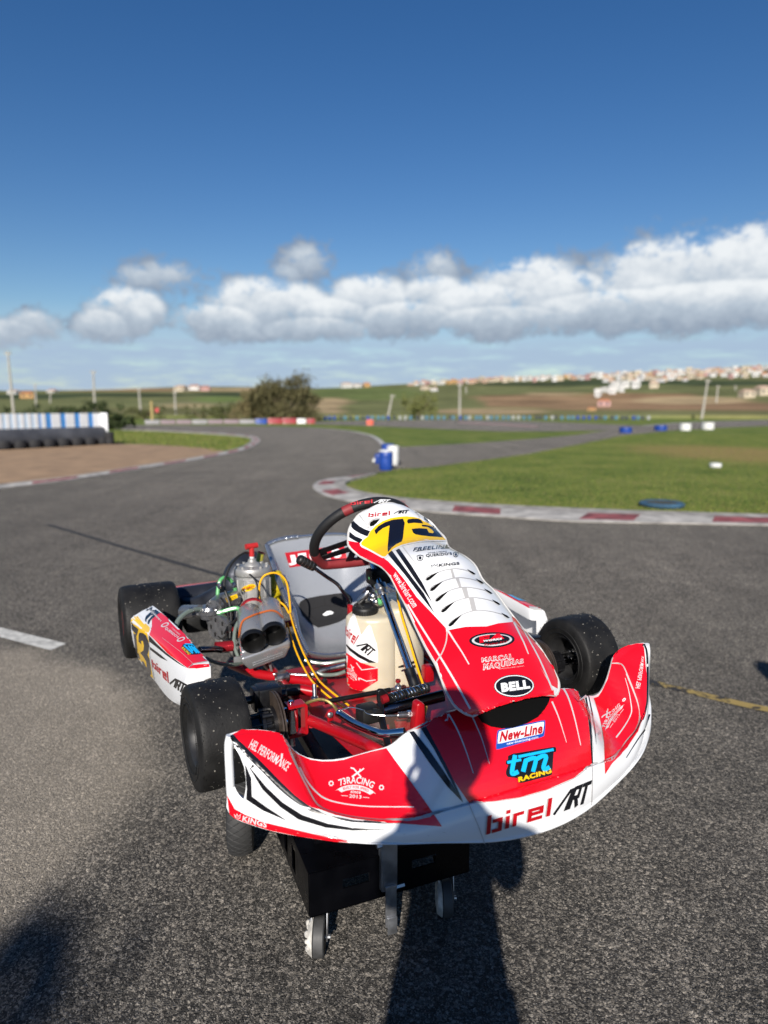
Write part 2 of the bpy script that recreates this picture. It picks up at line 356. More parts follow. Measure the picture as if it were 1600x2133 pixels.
    # pale dusty patch on the left (its own outline, stays put)
    d = nd('ShaderNodeVectorMath', operation='DISTANCE'); d.inputs[1].default_value = (-2.55, 2.3, 0)
    dw = nd('ShaderNodeVectorMath', operation='MULTIPLY_ADD'); nz = nd('ShaderNodeTexNoise'); nz.inputs['Scale'].default_value = 2.2; nz.inputs['Detail'].default_value = 5; l.new(tc.outputs['Object'], nz.inputs['Vector'])
    l.new(nz.outputs['Color'], dw.inputs[0]); dw.inputs[1].default_value = (.5,.5,0); ms = nd('ShaderNodeMapping'); ms.inputs[1].default_value = (-.25,-.25,0); l.new(tc.outputs['Object'], ms.inputs[0]); l.new(ms.outputs[0], dw.inputs[2])
    l.new(dw.outputs[0], d.inputs[0])
    pm = nd('ShaderNodeMapRange', interpolation_type='SMOOTHSTEP'); l.new(d.outputs['Value'], pm.inputs[0]); pm.inputs[1].default_value = 1.75; pm.inputs[2].default_value = 1.45; pm.inputs[3].default_value = 0; pm.inputs[4].default_value = .75
    dust = nd('ShaderNodeMix', data_type='RGBA'); l.new(pm.outputs[0], dust.inputs[0]); l.new(sc.outputs[0], dust.inputs[6])
    ds = nd('ShaderNodeVectorMath', operation='MULTIPLY_ADD'); l.new(sc.outputs[0], ds.inputs[0]); ds.inputs[1].default_value = (.85,.83,.8); ds.inputs[2].default_value = (.165,.146,.12); l.new(ds.outputs[0], dust.inputs[7])
    l.new(dust.outputs[2], b.inputs['Base Color']); b.inputs['Roughness'].default_value = .8; b.inputs['Specular IOR Level'].default_value = .25; b.inputs['Diffuse Roughness'].default_value = 1.0
    h = nd('ShaderNodeMath', operation='MULTIPLY_ADD'); l.new(v.outputs['Distance'], h.inputs[0]); h.inputs[1].default_value = -1.1; l.new(v2.outputs['Distance'], h.inputs[2])
    h2 = nd('ShaderNodeMath', operation='MULTIPLY_ADD'); l.new(sp.outputs[1], h2.inputs[0]); h2.inputs[1].default_value = .55; l.new(h.outputs[0], h2.inputs[2])
    bu = nd('ShaderNodeBump'); bu.inputs['Strength'].default_value = .8; bu.inputs['Distance'].default_value = .0045; l.new(h2.outputs[0], bu.inputs['Height']); l.new(bu.outputs[0], b.inputs['Normal'])
    return m
def grass_mat():
    m = mat('grass', (.06,.085,.02), .9); n, l, b = nodes_of(m); b.inputs['Specular IOR Level'].default_value = .15
    tc = n.new('ShaderNodeTexCoord')
    def noise(s, d, st=(1,1,1), r=.6):
        mp = n.new('ShaderNodeMapping'); mp.inputs[3].default_value = st; l.new(tc.outputs['Object'], mp.inputs[0])
        q = n.new('ShaderNodeTexNoise'); q.inputs['Scale'].default_value = s; q.inputs['Detail'].default_value = d; q.inputs['Roughness'].default_value = r; l.new(mp.outputs[0], q.inputs['Vector']); return q.outputs[0]
    a = noise(.55, 8, (1,1,1), .72); r = n.new('ShaderNodeValToRGB'); l.new(a, r.inputs[0]); e = r.color_ramp.elements
    e[0].position = .3; e[0].color = (.068,.098,.018,1); e[1].position = .72; e[1].color = (.26,.23,.08,1)
    for p, c in ((.43,(.102,.15,.027)), (.55,(.165,.2,.042))): q = e.new(p); q.color = (*c, 1)
    f = noise(18, 5, (1,.5,1), .7); mr = n.new('ShaderNodeMapRange'); l.new(f, mr.inputs[0]); mr.inputs[1].default_value = .3; mr.inputs[2].default_value = .7; mr.inputs[3].default_value = .6; mr.inputs[4].default_value = 1.4
    # dry brown patch on the right-hand infield
    d = n.new('ShaderNodeVectorMath'); d.operation = 'DISTANCE'; mp = n.new('ShaderNodeMapping'); mp.inputs[3].default_value = (1,.62,1); l.new(tc.outputs['Object'], mp.inputs[0]); l.new(mp.outputs[0], d.inputs[0]); d.inputs[1].default_value = (11.5, 13.5, 0)
    ad = n.new('ShaderNodeMath'); ad.operation = 'MULTIPLY_ADD'; l.new(noise(1.1, 6), ad.inputs[0]); ad.inputs[1].default_value = 4.5; l.new(d.outputs['Value'], ad.inputs[2])
    pm = n.new('ShaderNodeMapRange'); pm.interpolation_type = 'SMOOTHSTEP'; l.new(ad.outputs[0], pm.inputs[0]); pm.inputs[1].default_value = 6.4; pm.inputs[2].default_value = 3.6; pm.inputs[4].default_value = .8
    mx = n.new('ShaderNodeMix'); mx.data_type = 'RGBA'; l.new(pm.outputs[0], mx.inputs[0]); l.new(r.outputs[0], mx.inputs[6]); mx.inputs[7].default_value = (.32,.21,.09,1)
    sc = n.new('ShaderNodeVectorMath'); sc.operation = 'SCALE'; l.new(mx.outputs[2], sc.inputs[0]); l.new(mr.outputs[0], sc.inputs['Scale']); l.new(sc.outputs[0], b.inputs['Base Color'])
    u = n.new('ShaderNodeBump'); u.inputs['Strength'].default_value = 1; u.inputs['Distance'].default_value = .03; l.new(noise(45, 4), u.inputs['Height']); l.new(u.outputs[0], b.inputs['Normal'])
    return m
A = asphalt_mat(); GR = grass_mat()
def sheet(name, pts, z, m, kind='structure'):
    P = [V((p[0], p[1], 0)) for p in pts]; tri = tessellate_polygon([P]); mb = MB()
    vs = [(p.x, p.y, z) for p in P]; fs = []
    for a, b, c in tri:
        k = (P[b]-P[a]).cross(P[c]-P[a]).z
        fs.append((a, b, c) if k > 0 else (a, c, b))
    mb.add(vs, fs, 0, False); o = mb.build(name, m); o['kind'] = kind; return o
def gp(l): return [G(*p).to_2d() for p in l]
g = MB(); g.add([(-2500,-400,0),(2500,-400,0),(2500,2600,0),(-2500,2600,0)], [(0,1,2,3)], 0, False); o = g.build('grass_field', GR); o['kind'] = 'structure'
edge_r = [(1600,1096),(1400,1092),(1200,1088),(1040,1078),(900,1068),(780,1054),(700,1040),(665,1028),(652,1015),(662,1005),(690,998),(740,992),(780,987)]
back_r = [(1600,1077),(1420,1072),(1240,1066),(1040,1057),(920,1049),(830,1041),(770,1032),(735,1023),(720,1015),(722,1008),(738,1001),(762,995),(785,988.5)]
edge_l = [(-160,1043),(0,1019),(150,1000),(300,976),(400,960),(500,940),(534,926),(541,916),(522,908),(450,902.5),(350,897.5),(240,893.5)]
road = [V((-60,-40)), V((60,-40)), V((60,6.2)), V((14,8.4))] + gp(edge_r) + gp([(828,978),(900,973),(1000,960),(1100,946),(1200,927),(1300,907),(1400,897),(1500,891),(1750,882),(1750,872),(1600,875),(1500,877),(1400,881),(1330,887),(1250,899),(1200,906),(1100,915),(1000,922),(900,928),(840,931),(805,927),(792,915),(770,905),(730,897),(690,893),(640,890),(560,888),(400,886),(240,885),(120,884),(120,892.5)]) + gp(edge_l[::-1]) + [V((-20,9.5)), V((-60,7))]
sheet('race_track', road, .004, A)
sheet('far_track', gp([(655,884),(655,879),(760,876),(950,874),(1050,875.5),(1250,883),(1335,886.5),(1335,892),(1250,897),(1130,899),(1040,899),(900,893),(760,887)]), .008, A)
dirt = mat('dirt', (.31,.20,.112), .95, var=.25, vscale=1.6, bump=.8, bscale=60)
sheet('dirt_run_off', gp([(-160,1040),(0,1016.5),(150,998),(300,974),(400,958),(455,947),(470,940),(440,934),(380,929),(290,925.5),(200,925),(0,937),(-200,950),(-600,975),(-600,1110)]), .005, dirt)
# kerbs: a low wedge with painted blocks
conc = mat('kerb_concrete', (.30,.28,.25), .9, var=.4, vscale=5, bump=.6, bscale=40); kred = mat('kerb_red', (.23,.06,.065), .85, var=.5, vscale=6); kwhite = mat('kerb_white', (.38,.36,.33), .85, var=.4, vscale=5)
def kerb(name, e, bk, n, period, reds, h=.05):
    E = catmull([(*G(*p).to_2d(), 0) for p in e], n); B = catmull([(*G(*p).to_2d(), 0) for p in bk], n); mb = MB(); s = 0.
    for i in range(n-1):
        m0 = (E[i]+E[i+1])/2; s += (E[i+1]-E[i]).length
        red = reds(s, i)
        def q(a, b, t, z): p = a.lerp(b, t); return (p.x, p.y, z)
        pr = [(0,.004),(0,.018),(.14,.024),(.62,.040),(1,.045),(1,0)]
        for k in range(5):
            (t0, z0), (t1, z1) = pr[k], pr[k+1]
            mm = 1 if (red and k == 2) else (2 if k == 1 or (k == 2 and not red) else 0)
            mb.add([q(E[i],B[i],t0,z0), q(E[i+1],B[i+1],t0,z0), q(E[i+1],B[i+1],t1,z1), q(E[i],B[i],t1,z1)], [(0,1,2,3)], mm, False)
    o = mb.build(name, [conc, kred, kwhite], fix=True, shade=0); o['kind'] = 'structure'; return o
ext_r = [(1900,1101)]+edge_r; ext_b = [(1900,1081)]+back_r
kerb('kerb', ext_r, ext_b, 200, 2.4, lambda s, i: (s % 1.66) < .72)
bl = [(-160,1037),(0,1013.5),(150,995.5),(300,972),(400,956.5),(492,937),(518,925),(523,917),(508,910.5),(445,905),(350,899.3),(240,894.6)]
kerb('kerb', edge_l, bl, 160, 2.6, lambda s, i: (s % 2.3) < 1.1)
kerb('kerb', [(955,881.5),(1040,886),(1120,890.5)], [(955,879.5),(1040,883.5),(1120,888)], 24, 2, lambda s, i: True)
thin = mat('edge_line_paint', (.42,.41,.38), .85, var=.25, vscale=3)
def strip(name, pts, w, z, m, n=60):
    P = catmull([(*p, 0) for p in pts], n); mb = MB(); rows = []
    for i in range(n):
        t = (P[min(i+1,n-1)]-P[max(i-1,0)]).normalized(); q = V((-t.y, t.x, 0))*w/2; rows.append([(*(P[i]-q).to_2d(), z), (*(P[i]+q).to_2d(), z)])
    mb.grid(rows, 0, smooth=False, flip=True); o = mb.build(name, m); o['kind'] = 'structure'; return o
strip('track_edge_line', gp([(640,891),(690,894),(730,898),(768,906),(788,915.5),(800,928)]), .22, .0082, thin)
strip('track_edge_line', gp([(1340,887),(1420,881.5),(1500,878),(1620,875.5)]), .35, .0082, thin)
# old start line: tar band with patches of yellow paint, and a short white grid mark
lm = mat('worn_yellow_line', (.03,.03,.03), .85); n, l, b = nodes_of(lm)
tc = n.new('ShaderNodeTexCoord'); q = n.new('ShaderNodeTexNoise'); q.inputs['Scale'].default_value = 7; q.inputs['Detail'].default_value = 7; q.inputs['Roughness'].default_value = .7; l.new(tc.outputs['Object'], q.inputs['Vector'])
sx = n.new('ShaderNodeSeparateXYZ'); l.new(tc.outputs['Object'], sx.inputs[0]); t = n.new('ShaderNodeMapRange'); l.new(sx.outputs[0], t.inputs[0]); t.inputs[1].default_value = .9; t.inputs[2].default_value = 1.5; t.inputs[3].default_value = -1; t.inputs[4].default_value = .02
ad = n.new('ShaderNodeMath'); l.new(q.outputs[0], ad.inputs[0]); l.new(t.outputs[0], ad.inputs[1])
r = n.new('ShaderNodeValToRGB'); l.new(ad.outputs[0], r.inputs[0]); r.color_ramp.elements[0].position = .47; r.color_ramp.elements[0].color = (.022,.022,.024,1); r.color_ramp.elements[1].position = .53; r.color_ramp.elements[1].color = (.32,.23,.07,1); l.new(r.outputs[0], b.inputs['Base Color'])
strip('start_line', gp([(100,1094),(490,1208),(1370,1427),(1650,1490)]), .062, .0078, lm, 40)
wm_ = mat('worn_white_line', (.5,.49,.45), .85, var=.35, vscale=24, bump=.5, bscale=120)
sheet('grid_mark', gp([(-90,1287),(0,1309),(138,1343),(106,1357),(0,1329),(-90,1307)]), .008, wm_)
# rough grass standing on the infield and along the left verge
def inside(P, x, y):
    c = False
    for (x0,y0),(x1,y1) in zip(P, P[1:]+P[:1]):
        if (y0 > y) != (y1 > y) and x < (x1-x0)*(y-y0)/(y1-y0)+x0: c = not c
    return c
gpoly = [tuple(p) for p in gp([(1900,1071)]+back_r+[(828,976),(900,971),(1000,958),(1100,944),(1300,905),(1900,905)])]
gpoly2 = [tuple(p) for p in gp([(240,898),(350,901),(445,906),(507,912),(522,918),(516,924),(490,935),(445,942),(430,936),(290,924),(238,925)])]
rg = random.Random(3); gbm = MB()
def tufts(poly, n, hs, ws, power):
    xs = [p[0] for p in poly]; ys = [p[1] for p in poly]; k = 0
    while k < n:
        x = rg.uniform(min(xs), max(xs)); y = min(ys)+(max(ys)-min(ys))*rg.random()**power
        if abs(x) > .62*y+1 or not inside(poly, x, y): continue
        k += 1; h = hs*rg.uniform(.5,1.5); a = rg.uniform(0, 3.14); dx, dy = math.cos(a)*ws, math.sin(a)*ws; lx, ly = rg.gauss(0,h*.5), rg.gauss(0,h*.5)
        gbm.add([(x-dx,y-dy,0),(x+dx,y+dy,0),(x+lx,y+ly,h)], [(0,1,2)], rg.choice((0,0,0,1,1,2)), False)
tufts(gpoly, 60000, .019, .007, 2.4); tufts(gpoly2, 6000, .05, .02, 1.0)
gbo = gbm.build('grass_blades', [mat('blade_green',(.10,.142,.026),.8,spec=.2), mat('blade_yellow',(.19,.20,.05),.8,spec=.2), mat('blade_dry',(.2,.165,.07),.85,spec=.2)], shade=0); gbo['kind'] = 'stuff'
# ---------------------------------------------------------------- hills
RID = [(-2600,818),(-900,815),(-100,813),(0,814),(110,813),(240,811),(400,807),(520,806),(640,807),(720,805),(800,802),(860,800),(1000,793),(1200,785),(1400,777),(1600,769),(1700,766),(2600,755),(4300,765)]
def interp(T, x):
    if x <= T[0][0]: return T[0][1]
    for (a, p), (b, q) in zip(T, T[1:]):
        if x <= b: return p+(q-p)*(x-a)/(b-a)
    return T[-1][1]
D0, D1 = 104., 720.
def hill_v(u, t): return 865 + (interp(RID, u)-865)*(t*t*(3-2*t)*.35+t*.65)
def hill_pt(u, t):
    d = px2dir(u, hill_v(u, t)); D = D0*(D1/D0)**t; h = math.hypot(d.x, d.y); return V((0,0,CAMH)) + d*(D/h)
def hill_at(u, v):
    lo, hi = 0., 1.
    for _ in range(30):
        m = (lo+hi)/2
        if hill_v(u, m) > v: lo = m
        else: hi = m
    return hill_pt(u, lo)
hb = MB(); rows = []; us = [-2600+i*17 for i in range(401)]
for j in range(61):
    row = []
    for u in us:
        p = hill_pt(u, j/60); w = math.sin(p.x*.021+p.y*.013)*math.sin(p.y*.017-1.3)*.9*min(1, j/20)*(j/60); row.append((p.x, p.y, p.z+w*1.2))
    rows.append(row)
last = [(p[0]*1.5, p[1]*1.5, p[2]-22) for p in rows[-1]]; first = [(p[0], p[1], -2) for p in rows[0]]
hb.grid([first]+rows+[last], 0)
hm = mat('hill_fields', (.1,.1,.05), .95); n, l, b = nodes_of(hm); b.inputs['Specular IOR Level'].default_value = .05
hill = hb.build('hills', hm); hill['kind'] = 'structure'
at = hill.data.color_attributes.new('land', 'FLOAT_COLOR', 'POINT')
# fields: (centre u, v, half width, half height, colour) of each plot, as it lies on the slope
green, brown, dark, olive, tan = (.15,.16,.065), (.29,.19,.105), (.05,.066,.03), (.16,.155,.065), (.36,.27,.15)
plots = [(1100,836,180,13,brown),(1260,842,160,14,brown),(1480,848,190,11,(.25,.16,.09)),(1330,824,120,7,(.29,.185,.1)),(1440,834,120,8,tan),(1150,820,60,4,tan),(1200,812,150,6,green),(1060,812,100,7,green),(1400,812,160,8,green),(1560,820,100,8,green),(1350,858,300,4,olive),(950,845,60,20,green),(1020,857,120,6,tan),
         (900,815,120,12,green),(760,820,120,14,(.125,.155,.05)),(690,845,50,16,tan),(780,850,70,14,green),(300,812,240,3,brown),(420,811,60,3,tan),(250,823,160,4,dark),(470,822,80,4,dark),(200,838,260,9,green),(420,842,120,7,(.2,.2,.095)),(390,845,60,5,(.3,.25,.13)),(460,832,60,6,(.14,.185,.055)),(300,858,160,5,olive),(60,826,110,5,dark),(90,845,140,8,green),(520,812,60,4,tan),(1180,800,200,4,dark),(1320,795,160,6,dark),(1500,798,150,6,dark)]
nz = []
for k, vtx in enumerate(hill.data.vertices):
    p = vtx.co; d = p-V((0,0,CAMH)); f = math.cos(PIT)*d.y-math.sin(PIT)*d.z
    if f < 1: at.data[k].color = (*green, 1); continue
    u = 800+FPX*d.x/f; v = 1066.5-FPX*(math.sin(PIT)*d.y+math.cos(PIT)*d.z)/f
    c = V(olive).lerp(V(green), .5+.5*math.sin(u*.013+v*.2))
    for (a, e, ru, rv, col) in plots:
        q = ((u-a)/ru)**2+((v-e)/rv)**2
        if q < 1.3: c = c.lerp(V(col), max(0, min(1, (1.3-q)*1.8)))
    at.data[k].color = (*c, 1)
va = n.new('ShaderNodeVertexColor'); va.layer_name = 'land'; tc = n.new('ShaderNodeTexCoord')
q = n.new('ShaderNodeTexNoise'); q.inputs['Scale'].default_value = .035; q.inputs['Detail'].default_value = 9; q.inputs['Roughness'].default_value = .75; l.new(tc.outputs['Object'], q.inputs['Vector'])
mr = n.new('ShaderNodeMapRange'); l.new(q.outputs[0], mr.inputs[0]); mr.inputs[1].default_value = .35; mr.inputs[2].default_value = .65; mr.inputs[3].default_value = .5; mr.inputs[4].default_value = 1.45
sc = n.new('ShaderNodeVectorMath'); sc.operation = 'SCALE'; l.new(va.outputs[0], sc.inputs[0]); l.new(mr.outputs[0], sc.inputs['Scale']); l.new(sc.outputs[0], b.inputs['Base Color'])
# ---------------------------------------------------------------- trees and shrubs
bark = mat('bark', (.11,.08,.055), .9, var=.3, vscale=20)
def leafmat(name, col): return mat(name, col, .8, spec=.2, var=.35, vscale=3)
def shrub(label, cat, base, w, d, h, col, name='shrub', group=None, n=2600, ls=.22, seed=1, stems=7, lean=0., trunk=0.):
    r = random.Random(seed); root = empty(name, base); tag(root, label, cat, group)
    t = MB(); tips = []
    if trunk: t.tube([(0,0,0),(.05,.03,trunk*.5),(0,0,trunk)], [.16,.13,.1], 0, 8, 6)
    for k in range(stems):
        a = 2*math.pi*k/stems+r.uniform(-.3,.3); e = V((math.cos(a)*w*.34*r.uniform(.5,1), math.sin(a)*d*.34*r.uniform(.5,1), trunk+(h-trunk)*r.uniform(.6,.92)))
        m = e*.5+V((0,0,trunk*.3)); t.tube([(0,0,trunk*.9), m+V((r.uniform(-.1,.1)*w*.3,0,0)), e], [.07,.045,.015], 0, 6, 7); tips.append(e); tips.append(m.lerp(e,.5))
    t.build('trunk', bark, root)
    lv = MB(); cl = []
    for k in range(46):
        e = r.choice(tips) if k % 2 else V((r.uniform(-.42,.42)*w, r.uniform(-.35,.35)*d, trunk+(h-trunk)*r.uniform(.08,.55))); cl.append((e+V((r.gauss(0,w*.13), r.gauss(0,d*.13), r.gauss(0,h*.1))), r.uniform(.5,1.1)*min(w,h)*.2))
    for k in range(n):
        c, rad = r.choice(cl); p = c+V((r.gauss(0,1), r.gauss(0,1), r.gauss(0,.8)))*rad*.62
        if p.z < .05+trunk*.6: p.z = abs(p.z)*.5+.1+trunk*.6
        p.x = max(-w*.52, min(w*.52, p.x)); p.x += lean*p.z; q = Euler((r.uniform(0,6.3), r.uniform(0,6.3), r.uniform(0,6.3))).to_matrix(); s = ls*r.uniform(.6,1.4)
        lv.add([p+q@V((-s*.5,0,0)), p+q@V((0,-s*.28,0)), p+q@V((s*.5,0,s*.1)), p+q@V((0,s*.28,0))], [(0,1,2,3)], r.choice((0,0,1)), False)
    lv.build('crown', [leafmat('leaf_%s' % name+label[:9], col), leafmat('leaf_b_%s' % name+label[:9], tuple(min(1,x*1.5) for x in col))], root, shade=0)
    return root
def gat(u, D, z=0.):
    d = px2dir(u, 850); k = D/math.hypot(d.x, d.y); return V((d.x*k, d.y*k, z))
brown_l = (.082,.074,.034)
shrub('large bare brown-olive shrub rising behind the far red and blue barrier', 'shrub', gat(598,76), 7.6, 3, 4.75, brown_l, n=11000, ls=.27, seed=3, stems=20)
shrub('low brown shrub spreading to the left of the tallest brown-olive shrub', 'shrub', gat(530,78), 4.6, 3, 2.9, (.125,.105,.05), n=5000, ls=.25, seed=5, stems=14)
shrub('rounded green shrub standing alone below the hill, right of a leaning pole', 'shrub', gat(874,92), 4.6, 3, 3.4, (.12,.13,.042), n=2600, ls=.24, seed=8, stems=9)
for k, (u, D, w, h, lab) in enumerate([(80,52,4.5,1.5,'dark evergreen bush behind the striped barrier, beside the tall left pole'),(140,52,4.5,1.7,'dark evergreen bush behind the middle of the striped barrier'),(200,50,3.6,1.6,'dark evergreen bush behind the right end of the striped barrier'),(236,50,2.2,1.15,'small dark bush just right of the striped barrier'),(300,92,5,1.6,'low dusty green bush beyond the far bend, by the yellowish post'),(420,95,7,1.7,'wide low green bush beyond the far bend'),(480,90,5,2.0,'low olive bush left of the brown shrubs')]):
    shrub(lab, 'bush', gat(u, D), w, 2, h, (.028,.04,.014) if k < 4 else (.06,.066,.024), 'bush', 'bushes beyond the track', 1400, .2, 20+k, 7)
# the tree behind the photographer, only its shade reaches the picture
shrub('leafy tree standing behind the photographer, its shade on the asphalt', 'tree', (-2.70,-8.93,0), 1.7, 1.4, 4.55, (.05,.075,.02), 'tree', None, 5200, .2, 41, 9, 0, 2.9)
# ---------------------------------------------------------------- utility poles
wood = mat('pole_concrete', (.34,.32,.28), .9, var=.15, vscale=3)
poles = [(16,732,28,856,80,'tallest utility pole, leaning, behind the striped barrier at the far left'),(73,800,76,849,190,'thin distant pole right of the tallest left pole'),(105,819,105,845,260,'very small distant pole beside the orange house'),(194,772,198,858,95,'upright utility pole above the right end of the striped barrier'),(289,808,293,864,120,'pale pole left of the yellowish marker post'),(364,814,365,868,115,'slender pole on the green field left of the brown shrubs'),(818,822,807,869,100,'leaning pole right of the large brown-olive shrub'),(958,798,958,873,90,'upright pole in front of the green hill, right of the round shrub'),(971,806,971,828,330,'tiny distant pole just right of the upright middle pole'),(1475,790,1463,869,100,'tall leaning pole below the town on the right'),(1496,803,1491,846,200,'thin pole right of the tall leaning one below the town'),(1532,803,1532,832,300,'small pole near the cream houses at the right edge')]
for a, t_, bx, by, D, lab in poles:
    p0 = gat(bx, D); dd = px2dir(bx, by); zb = CAMH+dd.z*D/math.hypot(dd.x, dd.y); dt = px2dir(a, t_); k = p0.y/dt.y; top = V((0,0,CAMH))+dt*k
    r_ = empty('utility_pole', (p0.x, p0.y, zb-.4)); tag(r_, lab, 'utility pole', 'utility poles beyond the track'); q = top-V((p0.x,p0.y,zb-.4))
    s_ = D/95.; MB().tube([(0,0,0), q*.5, q], [.17*s_**.6,.14*s_**.6,.1*s_**.6], 0, 8).build('shaft', wood, r_)
    m_ = MB(); m_.box((q.x,q.y,q.z-.25), (.7*s_**.5,.1,.1)); [m_.tube([(q.x+e*s_**.5,q.y,q.z-.2),(q.x+e*s_**.5,q.y,q.z)], .05, 0, 6) for e in (-.3,.3)]; m_.build('crossarm', wood, r_)
yp = mat('post_yellow', (.38,.29,.12), .8, var=.2, vscale=4)
r_ = empty('marker_post', gat(316,68)); tag(r_, 'yellowish marker post with a red board at the far bend', 'post'); MB().tube([(0,0,0),(0,0,2.1)], .12, 0, 8).build('shaft', yp, r_); MB().box((.5,0,1.25),(.35,.06,.4)).build('board', mat('far_red',(.4,.04,.04),.6), r_)
# ---------------------------------------------------------------- far barriers, drums
white_p = mat('plastic_white', (.62,.62,.6), .45, var=.08, vscale=8); blue_p = mat('plastic_blue', (.012,.05,.26), .4, var=.12, vscale=8); red_p = mat('plastic_red', (.27,.022,.03), .45, var=.1, vscale=6); pink_p = mat('plastic_faded', (.22,.165,.18), .6, var=.15, vscale=5); teal_p = mat('plastic_teal', (.06,.16,.24), .6, var=.2, vscale=6)
def barrier_block(u0, u1, v0, D, m, lab):
    a, b_ = gat(u0, D), gat(u1, D); L = (b_-a).length; c = (a+b_)/2; hgt = (v0)*D/FPX
    o = empty('barrier_block', c, math.atan2(b_.y-a.y, b_.x-a.x)); tag(o, lab, 'barrier', 'plastic barrier blocks along the far bend')
    MB().prism([(-.3,0),(.3,0),(.26,hgt*.25),(.14,hgt*.5),(.12,hgt),(-.12,hgt),(-.14,hgt*.5),(-.26,hgt*.25)], -L/2+.02, L/2-.02, Mx.Rotation(R(90),4,'Z')@Mx.Rotation(R(90),4,'X'), 0, .02).build('shell', m, o)
    MB().box((0,-.14,hgt*.72),(L*.7,.02,hgt*.18)).build('recess', m, o); return o
for i in range(7): barrier_block(300+i*33, 332+i*33, 8, 65, pink_p if i % 3 else mat('plastic_grey',(.26,.25,.255),.6), ('faded pinkish barrier block in the pale row left of the blue block' if i % 3 else 'greyish white barrier block in the pale row left of the blue block'))
barrier_block(531,556,10,64,blue_p,'blue barrier block between the pale row and the red blocks'); barrier_block(557,587,11,64,red_p,'red barrier block right beside the blue one'); barrier_block(587,617,11,64,red_p,'red barrier block left of the white one'); barrier_block(618,637,10,64,white_p,'white barrier block between two red ones'); barrier_block(638,656,10,64,red_p,'last red barrier block, at the right end of the row')
barrier_block(763,778,11,58,mat('plastic_orange',(.5,.07,.03),.5),'small orange-red block standing alone on the far grass')
def drum(base, r, h, body, lid, lab, group=None, name='plastic_drum', rings=True):
    o = empty(name, base); tag(o, lab, 'drum', group); M = Mx.Rotation(R(-90),4,'Y')
    pr = [(0,0),(0,r*.9),(h*.03,r*.97),(h*.3,r),(h*.31,r*1.04),(h*.35,r*1.04),(h*.36,r),(h*.66,r),(h*.67,r*1.04),(h*.71,r*1.04),(h*.72,r),(h*.93,r*.97),(h*.95,r*.92)]
    MB().lathe(pr, M, 0, 28).build('body', body, o); MB().lathe([(h*.93,r*1.0),(h*.935,r*1.03),(h*.985,r*1.03),(h,r*.97),(h,r*.8),(h*.985,r*.78),(h*.985,0)], M, 0, 28).build('lid', lid, o); return o
gb = 'plastic drums at the split of the track'
drum(G(804,979), .165, .47, blue_p, white_p, 'nearest blue drum with a white lid at the split of the track', gb)
drum(G(808,966), .165, .52, blue_p, blue_p, 'taller blue drum with blue lid behind the nearest drum', gb)
drum(G(819,969), .145, .50, white_p, white_p, 'white drum on the right of the blue drums', gb)
drum(G(788,966), .09, .26, blue_p, blue_p, 'small blue drum on the left of the nearest drum', gb)
o = empty('road_cone', G(780,962)); tag(o, 'small white marker lying left of the blue drums', 'marker'); MB().lathe([(0,0),(0,.07),(.02,.07),(.03,.05),(.09,.035),(.11,0)], Mx.Translation((0,0,.0))@Mx.Rotation(R(-90),4,'Y'),0,16).build('body', white_p, o)
for u, v, r, h, m, lab in [(1303,902,.36,.34,blue_p,'low blue drum on the right road, first from the left'),(1376,897,.40,.34,blue_p,'low blue drum on the right road, beside the white ones'),(1427,897,.36,.46,white_p,'white drum on the right road, nearer the blue drums'),(1474,895,.40,.48,white_p,'white drum at the right end of the four on the road')]: drum(G(u,v), r, h, m, m, lab, 'drums closing the right-hand road')
drum(G(1490,973), .14,.1, white_p, white_p, 'small pale tub lying on the dry grass')
# blue tyre lying half sunk in the infield grass
o = empty('blue_tyre', G(1378,1055)); tag(o, 'flat blue-painted tyre lying on the grass behind the kerb', 'tyre'); tb = mat('tyre_blue', (.028,.075,.125), .75, var=.35, vscale=9, bump=.5, bscale=30)
MB().lathe([(.0,.22),(.0,.29),(.02,.315),(.045,.32),(.065,.305),(.075,.27),(.065,.22),(.03,.2),(0,.22)], Mx.Rotation(R(-90),4,'Y'),0,40).build('casing', tb, o)
MB().lathe([(.058,0),(.06,.27)], Mx.Rotation(R(-90),4,'Y'),0,40).build('infill', mat('soil',(.045,.045,.03),.95), o)
# row of far blue, teal and white drums along the far edge
r7 = random.Random(11)
for i in range(62):
    u = 664+i*11.3+r7.uniform(-2,2); k = r7.random(); m, cn = (teal_p,'teal') if k < .45 else ((blue_p,'blue') if k < .62 else (mat('drum_pale',(.3,.31,.31),.7),'pale') if k < .78 else (mat('drum_dark',(.04,.05,.06),.7),'dark'))
    D = 84+8*(i/62.); o = MB().lathe([(0,0),(0,.2),(.25,.22),(.48,.2),(.48,0)], Mx.Rotation(R(-90),4,'Y'),0,10).build('drum', m); o.location = gat(u, D); tag(o, 'tiny distant %s drum in the row along the far edge of the circuit' % cn, 'drum', 'far drums along the edge of the circuit, %s' % cn)
# ---------------------------------------------------------------- striped barrier with belt and tyres (left)
a_, b_ = G(214,925.5), G(-420,958); dirv = (b_-a_).normalized(); L = (b_-a_).length; ang = math.atan2(dirv.y, dirv.x)
sb_ = empty('striped_barrier', a_, ang); tag(sb_, 'long low barrier of white and blue boards above dark rubber belt', 'barrier')
wb = mat('board_white', (.72,.73,.74), .6, var=.06, vscale=5); bb = mat('board_blue', (.06,.25,.6), .6, var=.1, vscale=5); lb = mat('board_pale_blue', (.42,.58,.74), .6, var=.08, vscale=5)
bd = MB(); x = 0.; k = 0
while x < L:
    w = .36 if x < 2.2 else .17; mm = (0 if k % 2 == 0 else (1 if x < 2.6 else 2)); w2 = w*(1 if mm == 0 else (.62 if x < 2.6 else .55)); bd.box((x+w2/2, -.02*(k % 2), .92),(w2-.004,.03,.66),None,mm); x += w2; k += 1
